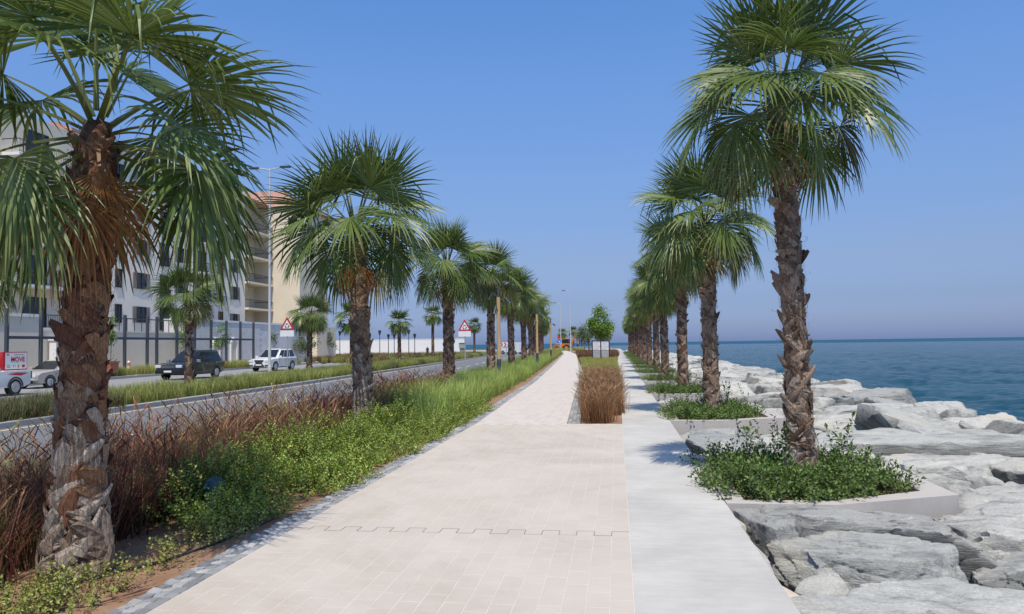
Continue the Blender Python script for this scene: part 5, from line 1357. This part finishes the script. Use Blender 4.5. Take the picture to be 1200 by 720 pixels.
# windows on the long wall (faces +x) ; each opening is a frame set in front of a dark pane
def win_x(y, w_, z0, z1, shutters=False, frame='trim', x=BX, mull=True):
    fr_ = MB(); t = .08
    fr_.box(x + .003, x + .10, y - w_ / 2, y - w_ / 2 + t, z0, z1); fr_.box(x + .003, x + .10, y + w_ / 2 - t, y + w_ / 2, z0, z1)
    fr_.box(x + .003, x + .098, y - w_ / 2 + t, y + w_ / 2 - t, z1 - t, z1); fr_.box(x + .003, x + .098, y - w_ / 2 + t, y + w_ / 2 - t, z0, z0 + t)
    if mull: fr_.box(x + .003, x + .09, y - .035, y + .035, z0 + t, z1 - t); fr_.box(x + .003, x + .085, y - w_ / 2 + t, y + w_ / 2 - t, z0 + .55, z0 + .62)
    wn = fr_.build('window', frame, apt)
    MB().box(x - .05, x + .03, y - w_ / 2 + t, y + w_ / 2 - t, z0 + t, z1 - t).build('pane', 'window_glass', wn)
    if shutters:
        for s_ in (-1, 1):
            yc = y + s_ * (w_ / 2 + .32); sh = MB().box(x + .004, x + .07, yc - .29, yc + .29, z0, z1)
            for k in range(6): zc_ = z0 + (z1 - z0) * (k + .5) / 6; sh.box(x + .07, x + .085, yc - .24, yc + .24, zc_ - .08, zc_ + .06)
            sh.build('shutter', 'shutter', wn)
def rail_x(x0, x1, y0, y1, z, side=True):
    g = MB(); g.box(x1 - .04, x1, y0, y1, z + .98, z + 1.04); g.box(x1 - .035, x1 - .005, y0, y1, z + .08, z + .12)
    for y in np.arange(y0 + .08, y1, .16 if y1 - y0 < 4 else .2): g.box(x1 - .03, x1 - .01, y - .013, y + .013, z + .12, z + .98)
    if side:
        for y in (y0, y1): g.box(x0, x1 - .04, y - .02, y + .02, z + .98, z + 1.04); 
    return g.build('railing', 'black_metal', apt)
for fl in range(NF):
    z = .3 + fl * FH
    win_x(70.3, .95, z + .75, z + 2.5)                 # narrow windows
    win_x(73.8, 1.5, z + .85, z + 2.4, True)
    # projecting bay with french doors and railing
    win_x(77.6, 1.5, z + .15, z + 2.5, False, 'trim'); rail_x(BX, BX + .45, 76.7, 78.5, z)
    win_x(80.6, 1.1, z + .85, z + 2.4, True)
    MB().box(BX + .002, BX + 1.25, 82.6, 86.6, z - .15, z + .05).build('balcony_slab', 'cap_white', apt); rail_x(BX, BX + 1.25, 82.6, 86.6, z + .05); win_x(84.6, 2.2, z + .1, z + 2.5)
    win_x(89.0, 1.0, z + .15, z + 2.55, False, 'wood_frame'); rail_x(BX, BX + .35, 88.3, 89.7, z)
    win_x(92.4, 1.1, z + .85, z + 2.4, True)
    # recessed balconies before the tower
    if fl:
        MB().box(BX - 2.2, BX + .5, 95.003, 101.997, z - .25, z + .0).build('balcony_slab', 'cream', apt); rail_x(BX - 2.2, BX + .5, 95.1, 101.9, z)
    win_x(97.6, 2.6, z + .1, z + 2.5, False, 'trim', BX - 2.2)
    # cream wing
    win_x(49.0, 1.6, z + .85, z + 2.4, True, 'trim', BX + .35); win_x(53.0, 1.2, z + .85, z + 2.4, True, 'trim', BX + .35)
    MB().box(BX + .352, BX + 1.8, 56.0, 62.5, z - .18, z + .04).build('balcony_slab', 'cap_white', apt); rail_x(BX + .35, BX + 1.8, 56.0, 62.5, z + .04); win_x(59.5, 2.4, z + .1, z + 2.5, False, 'trim', BX + .35)
    # tower front (faces the camera)
    if fl == 5:
        g = MB(); yy0 = 102; g.box(BX + 2.6, BX + 3.9, yy0 - .08, yy0 - .003, z + .1, z + 2.5); wn = g.build('window', 'trim', apt); MB().box(BX + 2.7, BX + 3.8, yy0 - .1, yy0 - .082, z + .2, z + 2.4).build('pane', 'window_glass', wn)
# a few brown chairs on a balcony
chh = MB(); chh.box(BX - .9, BX - .3, 97.2, 97.8, .35, .45); chh.box(BX - .9, BX - .82, 97.2, 97.8, .45, .95)
for dx in (-.87, -.35):
    for dy in (97.23, 97.77): chh.box(BX + dx - .02, BX + dx + .02, dy - .02, dy + .02, 0, .35)
co = chh.build('balcony_chair', 'wood_frame'); co.location = (0, -4.4, .1 + 4 * FH); tag(co, 'brown wooden chair on a recessed balcony of the apartment block', 'chair')

# garden walls in front of the building
gw = empty('garden_wall', 'tall beige garden wall with white coping at the left', 'wall', (0, -4.0, -.18))
MB().box(-38.3, -38.0, 36, 50.3, 0, 4.05).build('wall_face', 'beige_wall', gw); MB().box(-38.4, -37.9, 36, 50.35, 4.05, 4.25).build('coping', 'cap_white', gw)
gw = empty('garden_wall', 'lower beige garden wall topped by a dark metal railing', 'wall', (0, -4.0, -.18))
MB().box(-38.3, -38.0, 50.4, 68, 0, 3.15).build('wall_face', 'beige_wall', gw); MB().box(-38.35, -37.95, 50.4, 68, 3.15, 3.25).build('coping', 'beige_wall', gw)
g = MB(); g.box(-38.19, -38.13, 54, 68, 4.22, 4.3)
for y in np.arange(54.1, 68, .95): g.box(-38.18, -38.14, y - .03, y + .03, 3.25, 4.22)
g.build('railing', 'dark_metal', gw)
gw = empty('garden_wall', 'grey stone wall with arched doorways beside the apartment block', 'wall', (0, -4.0, -.18))
MB().box(-40.3, -38.0, 68.2, 96, 0, 4.35).build('wall_face', 'grey_stone', gw); MB().box(-40.35, -37.93, 68.2, 96.05, 4.35, 4.55).build('coping', 'cap_white', gw)
blk = MB().box(-.005, .02, -.395, .395, -.145, .145).mesh('stone_block', 'grey_stone')
for r_ in range(14):
    for c_ in range(17):
        link('stone_block', blk, gw, (-38.0 + .001 * (c_ % 3), 69.0 + c_ * .8 + (r_ % 2) * .4, .2 + r_ * .3))
for y in (73.0, 76.4):
    a = MB(); a.box(-37.97, -37.82, y - .75, y - .5, 0, 2.1); a.box(-37.97, -37.82, y + .5, y + .75, 0, 2.1)
    for k in range(10):
        t0, t1 = PI * k / 10, PI * (k + 1) / 10
        a.prism([(y + .5 * math.cos(t0), 2.1 + .5 * math.sin(t0)), (y + .75 * math.cos(t0), 2.1 + .75 * math.sin(t0)), (y + .75 * math.cos(t1), 2.1 + .75 * math.sin(t1)), (y + .5 * math.cos(t1), 2.1 + .5 * math.sin(t1))], 0, -37.97, -37.82)
    ar = a.build('arch_surround', 'cap_white', gw)
    dr = MB(); dr.box(-37.97, -37.90, y - .5, y + .5, 0, 2.1); dr.prism([(y + .5 * math.cos(PI * k / 10), 2.1 + .5 * math.sin(PI * k / 10)) for k in range(11)], 0, -37.97, -37.90); dr.build('door', 'cream', ar)
gp = empty('gate_pillar', 'white gate pillar against the beige wall left of the terracotta pot', 'pillar', (-37.6, 47.4, -.18))
MB().box(-.25, .25, -.3, .3, 0, 2.5).build('shaft', 'cap_white', gp); MB().box(-.32, .32, -.37, .37, 2.5, 2.65).build('cap', 'cap_white', gp)

# dark steel post fence
fn = empty('post_fence', 'dark steel fence of tall square posts with a single rail', 'fence', (0, 0, -.18))
post_me = MB().box(-.09, .09, -.09, .09, 0, 4.38, .012).mesh('post', 'dark_metal')
ys = [41.3, 44.05, 46.8, 49.55, 52.4, 55.15, 56.4, 59.2, 61.9, 64.6, 67.3, 70.0, 72.7]
for y in ys: link('post', post_me, fn, (-36, y, 0))
for ya, yb in zip(ys[:-1], ys[1:]): MB().box(-36.05, -35.95, ya + .093, yb - .093, 2.56, 2.74).build('rail', 'dark_metal', fn)
tp = empty('terracotta_pot', 'large terracotta planter box holding a slim tree by the fence', 'planter', (-34.0, 48.0, .1), PI / 2); tp.scale = (.62, .62, .62)
MB().prism([(-.58, 0), (.58, 0), (.72, 1.1), (-.72, 1.1)], 1, -.5, .5, .02).build('pot', 'terracotta', tp); MB().box(-.8, .8, -.6, .6, 1.1, 1.24).build('rim', 'terracotta', tp); MB().box(-.7, .7, -.5, .5, 1.241, 1.25).build('soil', 'soil', tp)
bb = empty('bollard', 'short orange and white bollard before the fence', 'bollard', (-35.4, 52.0, -.18)); bb.scale = (.7, .7, .85)
MB().tube([(0, 0, 0), (0, 0, .75)], .16, 12).build('post', 'white_paint', bb, smooth=True); MB().tube([(0, 0, .75), (0, 0, 1.05)], .17, 12).build('band', 'orange_paint', bb, smooth=True); MB().tube([(0, 0, 1.05), (0, 0, 1.18)], [.16, .06], 12).build('cap', 'white_paint', bb, smooth=True)

# ------------------------------------------------------------------ vehicles
def wheels(p, W, ys, R=.38, wd=.24):
    for y in ys:
        for s_ in (-1, 1):
            xo = s_ * (W / 2 + .012)
            ty = MB().tube([(xo - s_ * wd, y, R), (xo - s_ * .03, y, R), (xo, y, R)], [R, R, R * .92], 22).build('wheel', 'rubber', p, smooth=True)
            rm = MB().tube([(xo - s_ * .02, y, R), (xo + s_ * .006, y, R)], [R * .66, R * .62], 18)
            for k in range(5):
                a = 2 * PI * k / 5; rm.box(min(xo, xo + s_ * .016), max(xo, xo + s_ * .016), y + math.cos(a) * R * .3 - .04, y + math.cos(a) * R * .3 + .04, R + math.sin(a) * R * .3 - .04, R + math.sin(a) * R * .3 + .04)
            rm.build('rim', 'galv', ty)
            am = MB(); n_ = 12; pts = []
            ro, ri = R * 1.2, R * 1.02
            for k in range(n_):
                t0, t1 = PI * k / n_ - .0, PI * (k + 1) / n_
                am.prism([(y + ri * math.cos(t0), R + ri * math.sin(t0)), (y + ro * math.cos(t0), R + ro * math.sin(t0)), (y + ro * math.cos(t1), R + ro * math.sin(t1)), (y + ri * math.cos(t1), R + ri * math.sin(t1))], 0, min(s_ * (W / 2 - .2), s_ * (W / 2 + .018)), max(s_ * (W / 2 - .2), s_ * (W / 2 + .018)))
            am.build('wheel_arch', 'trim', p)
def loft_cabin(p, y0, y1, z0, ty0, ty1, z1, w0, w1, paint, pillars=(.33, .67), windows=True):
    """glasshouse: bottom rectangle y0..y1 (half width w0) up to roof ty0..ty1 (half width w1)"""
    def at(yb, t, s_): return None
    v = [(-w0, y0, z0), (w0, y0, z0), (w0, y1, z0), (-w0, y1, z0), (-w1, ty0, z1), (w1, ty0, z1), (w1, ty1, z1), (-w1, ty1, z1)]
    f = [(0, 1, 5, 4), (1, 2, 6, 5), (2, 3, 7, 6), (3, 0, 4, 7), (4, 5, 6, 7)]
    bm = bmesh.new(); vs = [bm.verts.new(q) for q in v]; [bm.faces.new([vs[i] for i in q]) for q in f]
    bmesh.ops.bevel(bm, geom=[e for e in bm.edges if not e.is_boundary], offset=.11, segments=3, affect='EDGES')
    bmesh.ops.recalc_face_normals(bm, faces=bm.faces[:]); me = bpy.data.meshes.new('roof'); bm.to_mesh(me); bm.free(); me.materials.append(MAT[paint])
    for q in me.polygons: q.use_smooth = True
    try: me.set_sharp_from_angle(angle=rad(35))
    except Exception: pass
    link('roof', me, p)
    def lerp(a, b, t): return a + (b - a) * t
    e = .012
    def quad_x(s_, ya0, ya1, t0, t1, name):
        pts = []
        for (u, t) in ((ya0, t0), (ya1, t0), (ya1, t1), (ya0, t1)):
            yb = lerp(y0, y1, u); yt = lerp(ty0, ty1, u); pts.append((s_ * (lerp(w0, w1, t) + e), lerp(yb, yt, t), lerp(z0, z1, t)))
        g = MB(); g.add(pts + [(q[0] - s_ * .02, q[1], q[2]) for q in pts], [(0, 1, 2, 3), (7, 6, 5, 4), (0, 4, 5, 1), (1, 5, 6, 2), (2, 6, 7, 3), (3, 7, 4, 0)]); g.build(name, 'glass', p)
    cuts = [.06] + list(pillars) + [.94]
    for s_ in (-1, 1):
        for a, b in zip(cuts[:-1], cuts[1:]): quad_x(s_, a + .015, b - .015, .10, .86, 'side_window')
    for (yb, yt, name, sg) in ((y1, ty1, 'windscreen', 1), (y0, ty0, 'rear_window', -1)):
        pts = []
        for (u, t) in ((-.86, .08), (.86, .08), (.84, .9), (-.84, .9)): pts.append((u * lerp(w0, w1, t), lerp(yb, yt, t) + sg * e, lerp(z0, z1, t) + .01))
        g = MB(); g.add(pts + [(q[0], q[1] - sg * .02, q[2] - .012) for q in pts], [(0, 1, 2, 3), (7, 6, 5, 4), (0, 4, 5, 1), (1, 5, 6, 2), (2, 6, 7, 3), (3, 7, 4, 0)]); g.build(name, 'glass', p)
def suv(label, loc, rz, paint, spindle=False):
    p = empty('parked_car', label, 'car', loc, rz, 'four-wheel drives on the service road'); W = 1.92; L = 4.95; b = 1.10
    prof = [(-2.42, .45), (-2.45, .75), (-2.42, 1.12), (1.02, 1.14), (2.12, 1.04), (2.38, .94), (2.45, .66), (2.40, .40), (1.95, .30), (-2.0, .30)]
    MB().prism(prof, 0, -W / 2, W / 2, .12).build('body', paint, p, smooth=True)
    loft_cabin(p, -2.34, 1.12, 1.10, -1.98, .12, 1.86, W / 2 - .08, W / 2 - .27, paint, (.36, .68))
    wheels(p, W, (-1.42, 1.45), .39)
    for s_ in (-1, 1):
        MB().box(s_ * .72 - .2, s_ * .72 + .2, 2.33, 2.462, .78, .96, .03).build('headlight', 'lamp_glass', p)
        MB().box(s_ * .80 - .12, s_ * .80 + .12, -2.475, -2.40, .80, 1.10, .02).build('tail_light', 'tail_red', p)
        MB().box(s_ * (W / 2 + .02), s_ * (W / 2 + .24), .78, .93, 1.08, 1.28, .03).build('mirror', 'chrome' if paint == 'car_black' else paint, p) if s_ > 0 else MB().box(-(W / 2 + .24), -(W / 2 + .02), .78, .93, 1.08, 1.28, .03).build('mirror', 'chrome' if paint == 'car_black' else paint, p)
        for y in (-.25, -1.35): MB().box(min(s_ * W / 2, s_ * (W / 2 + .03)), max(s_ * W / 2, s_ * (W / 2 + .03)), y - .1, y + .1, .97, 1.01).build('door_handle', 'chrome', p)
        for y in (.85, -.38, -1.3): MB().box(min(s_ * W / 2, s_ * (W / 2 + .002)), max(s_ * W / 2, s_ * (W / 2 + .002)), y - .008, y + .008, .48, 1.08).build('door_seam', 'trim', p)
        MB().tube([(s_ * .70, -1.9, 1.86), (s_ * .70, -1.8, 1.92), (s_ * .70, .05, 1.93), (s_ * .70, .2, 1.87)], .02, 6).build('roof_rail', 'galv', p)
        MB().box(min(s_ * .80, s_ * .99), max(s_ * .80, s_ * .99), -.95, .98, .30, .37).build('side_step', 'trim', p)
    if spindle:
        MB().prism([(-.42, .96), (.42, .96), (.26, .72), (.5, .40), (-.5, .40), (-.26, .72)], 1, 2.40, 2.475).build('grille', 'trim', p)
        MB().box(-.9, -.55, 2.41, 2.466, .45, .56).build('fog_light', 'trim', p); MB().box(.55, .9, 2.41, 2.466, .45, .56).build('fog_light', 'trim', p)
    else:
        gr = MB().box(-.48, .48, 2.38, 2.468, .74, .94).build('grille', 'trim', p)
        for z in (.79, .84, .89): MB().box(-.46, .46, 2.469, 2.478, z - .012, z + .012).build('grille_bar', 'chrome', gr)
        MB().box(-.9, .9, 2.38, 2.50, .40, .66, .05).build('bumper', paint, p)
    MB().box(-.26, .26, 2.50, 2.512, .50, .61).build('number_plate', 'white_paint', p)
    MB().box(-.26, .26, -2.47, -2.458, .82, .93).build('number_plate', 'white_paint', p)
    return p
suv('black four-wheel drive on the service road beside a palm', (-27.85, 47.5, -.325), PI - rad(3), 'car_black')
suv('white four-wheel drive with a large dark grille behind the tall lamp', (-28.95, 62.2, -.325), PI - rad(4), 'car_white', True)

def pickup():
    p = empty('pickup_truck', 'white pickup with a red and white advertising box in its bed', 'pickup', (-27.4, 29.4, -.325), PI); W = 1.8
    MB().prism([(-2.50, .50), (-2.52, .95), (-2.48, 1.12), (-.95, 1.12), (-.95, 1.10), (1.15, 1.08), (2.10, 1.02), (2.45, .92), (2.52, .62), (2.48, .42), (2.0, .36), (-2.1, .36)], 0, -W / 2, W / 2, .06).build('body', 'car_white', p, smooth=True)
    loft_cabin(p, -.95, 1.15, 1.06, -.80, .35, 1.72, W / 2 - .06, W / 2 - .2, 'car_white', (.5,))
    wheels(p, W, (-1.55, 1.5), .38)
    for s_ in (-1, 1):
        MB().box(s_ * .80 - .09, s_ * .80 + .105, -2.545, -2.36, .72, 1.06, .02).build('tail_light', 'tail_red', p)
        MB().box(s_ * .66 - .2, s_ * .66 + .2, 2.40, 2.53, .74, .92, .03).build('headlight', 'lamp_glass', p)
        MB().box(min(s_ * .92, s_ * 1.12), max(s_ * .92, s_ * 1.12), .72, .86, 1.08, 1.26, .02).build('mirror', 'chrome', p)
        MB().box(min(s_ * W / 2, s_ * (W / 2 + .02)), max(s_ * W / 2, s_ * (W / 2 + .02)), -.5, -.3, .95, .99).build('door_handle', 'chrome', p)
        # dark swoosh stripe along the bed side
        x0, x1 = sorted((s_ * (W / 2 + .002), s_ * (W / 2 + .006)))
        MB().prism([(-2.30, .99), (-1.55, 1.00), (-1.1, .965), (-1.55, .90), (-1.85, .87)], 0, x0, x1).build('stripe', 'red_paint', p)
        MB().prism([(-2.2, 1.03), (-1.2, 1.03), (-1.7, 1.012)], 0, x0, x1).build('stripe', 'trim', p)
    MB().box(-.85, .85, -2.66, -2.50, .46, .60, .03).build('bumper', 'trim', p)
    MB().box(-.25, .25, -2.54, -2.53, .70, .81).build('number_plate', 'white_paint', p)
    # box in the bed: red sides with framed white panel
    bx_ = empty('advert_box', 'red box with white MOVE panel standing in the pickup bed', 'box', (-27.4, 29.4, .815), PI)
    MB().box(-.74, .74, -2.40, -.98, -.02, .80).build('shell', 'red_paint', bx_)
    for s_ in (1, -1):
        xs = s_ * .74
        def pane(y0, y1, z0, z1, mt, e0, e1, par, nm): return MB().box(min(xs + s_ * e0, xs + s_ * e1), max(xs + s_ * e0, xs + s_ * e1), y0, y1, z0, z1).build(nm, mt, par)
        pn = pane(-2.36, -1.02 - .12, .04, .76, 'white_paint', .002, .012, bx_, 'panel')
        me = text_mesh('MOVE', .30); me.materials.append(MAT['red_paint'])
        o = link('lettering', me, pn); o.matrix_local = Matrix.Translation((xs + s_ * .015, -1.83, .46)) @ Matrix.Rotation(s_ * PI / 2, 4, 'Z') @ Matrix.Rotation(PI / 2, 4, 'X')
        for (y0, y1, z0, z1, mt) in ((-2.25, -2.08, .10, .22, 'red_paint'), (-1.92, -1.84, .09, .23, 'amber'), (-1.72, -1.69, .12, .22, 'board_grey'), (-1.62, -1.55, .12, .22, 'board_grey'), (-1.40, -1.20, .18, .22, 'board_grey'), (-1.40, -1.20, .10, .14, 'board_grey'), (-1.34, -1.19, .64, .73, 'board_grey'), (-2.2, -1.6, .66, .69, 'board_grey')):
            yy0, yy1 = (y0, y1) if s_ < 0 else (-3.5 - y1, -3.5 - y0)
            pane(yy0, yy1, z0, z1, mt, .0125, .0145, pn, 'print_mark')
    return p
pickup()
def sedan():
    p = empty('parked_car', 'beige saloon car half hidden behind the thick shaggy trunk', 'car', (-30.4, 38.4, -.325), PI - rad(4)); W = 1.78
    MB().prism([(-2.30, .40), (-2.34, .70), (-2.25, .95), (-1.5, 1.0), (.95, .96), (2.05, .82), (2.30, .68), (2.34, .45), (2.1, .26), (-2.1, .26)], 0, -W / 2, W / 2, .08).build('body', 'car_beige', p, smooth=True)
    loft_cabin(p, -1.75, 1.0, .93, -1.0, .15, 1.45, W / 2 - .07, W / 2 - .24, 'car_beige', (.52,))
    wheels(p, W, (-1.35, 1.4), .32, .2)
    for s_ in (-1, 1):
        MB().box(s_ * .66 - .2, s_ * .66 + .2, 2.16, 2.345, .58, .74, .03).build('headlight', 'lamp_glass', p)
        MB().box(s_ * .66 - .2, s_ * .66 + .2, -2.36, -2.2, .70, .88, .02).build('tail_light', 'tail_red', p)
        MB().box(min(s_ * .90, s_ * 1.06), max(s_ * .90, s_ * 1.06), .62, .74, .95, 1.08, .02).build('mirror', 'car_beige', p)
    MB().box(-.4, .4, 2.24, 2.352, .56, .68).build('grille', 'chrome', p); MB().box(-.6, .6, 2.25, 2.348, .32, .44).build('air_intake', 'trim', p)
sedan()
def digger():
    p = empty('backhoe_digger', 'orange backhoe digger parked at the far end of the path', 'digger', (-12.6, 186, -.1), rad(75))
    MB().prism([(-1.6, .7), (1.9, .7), (2.0, 1.4), (.4, 1.5), (.3, 1.1), (-1.6, 1.1)], 0, -.6, .6, .06).build('chassis', 'orange_paint', p)
    MB().box(-.75, .75, -1.3, .35, 1.1, 1.75).build('cab_base', 'orange_paint', p); MB().box(-.72, .72, -1.25, .3, 1.75, 2.75).build('cab_glass', 'glass', p); MB().box(-.8, .8, -1.35, .4, 2.75, 2.92).build('cab_roof', 'orange_paint', p)
    for s_ in (-1, 1):
        for y, R in ((-.9, .75), (1.4, .55)):
            wv = MB().tube([(s_ * 1.1, y, R), (s_ * .7, y, R)], R, 18).build('wheel', 'rubber', p); MB().tube([(s_ * 1.11, y, R), (s_ * .9, y, R)], R * .5, 12).build('rim', 'orange_paint', wv)
        MB().tube([(s_ * .55, .3, 1.5), (s_ * .55, 1.8, 1.7), (s_ * .55, 2.9, .6)], [.12, .13, .1], 6).build('loader_arm', 'orange_paint', p)
    MB().prism([(2.8, .15), (3.6, .1), (3.3, .5), (3.0, .9), (2.8, .9)], 0, -1.1, 1.1).build('front_bucket', 'orange_paint', p)
    MB().tube([(0, -1.7, 1.0), (0, -2.3, 2.6), (0, -2.9, 3.9)], [.22, .24, .18], 6).build('boom', 'orange_paint', p)
    MB().tube([(0, -2.9, 3.9), (0, -3.4, 2.6), (0, -3.5, 1.6)], [.17, .16, .12], 6).build('dipper', 'orange_paint', p)
    MB().prism([(-3.9, 1.0), (-3.3, .9), (-3.2, 1.5), (-3.6, 1.6)], 0, -.35, .35).build('rear_bucket', 'dark_metal', p)
digger()
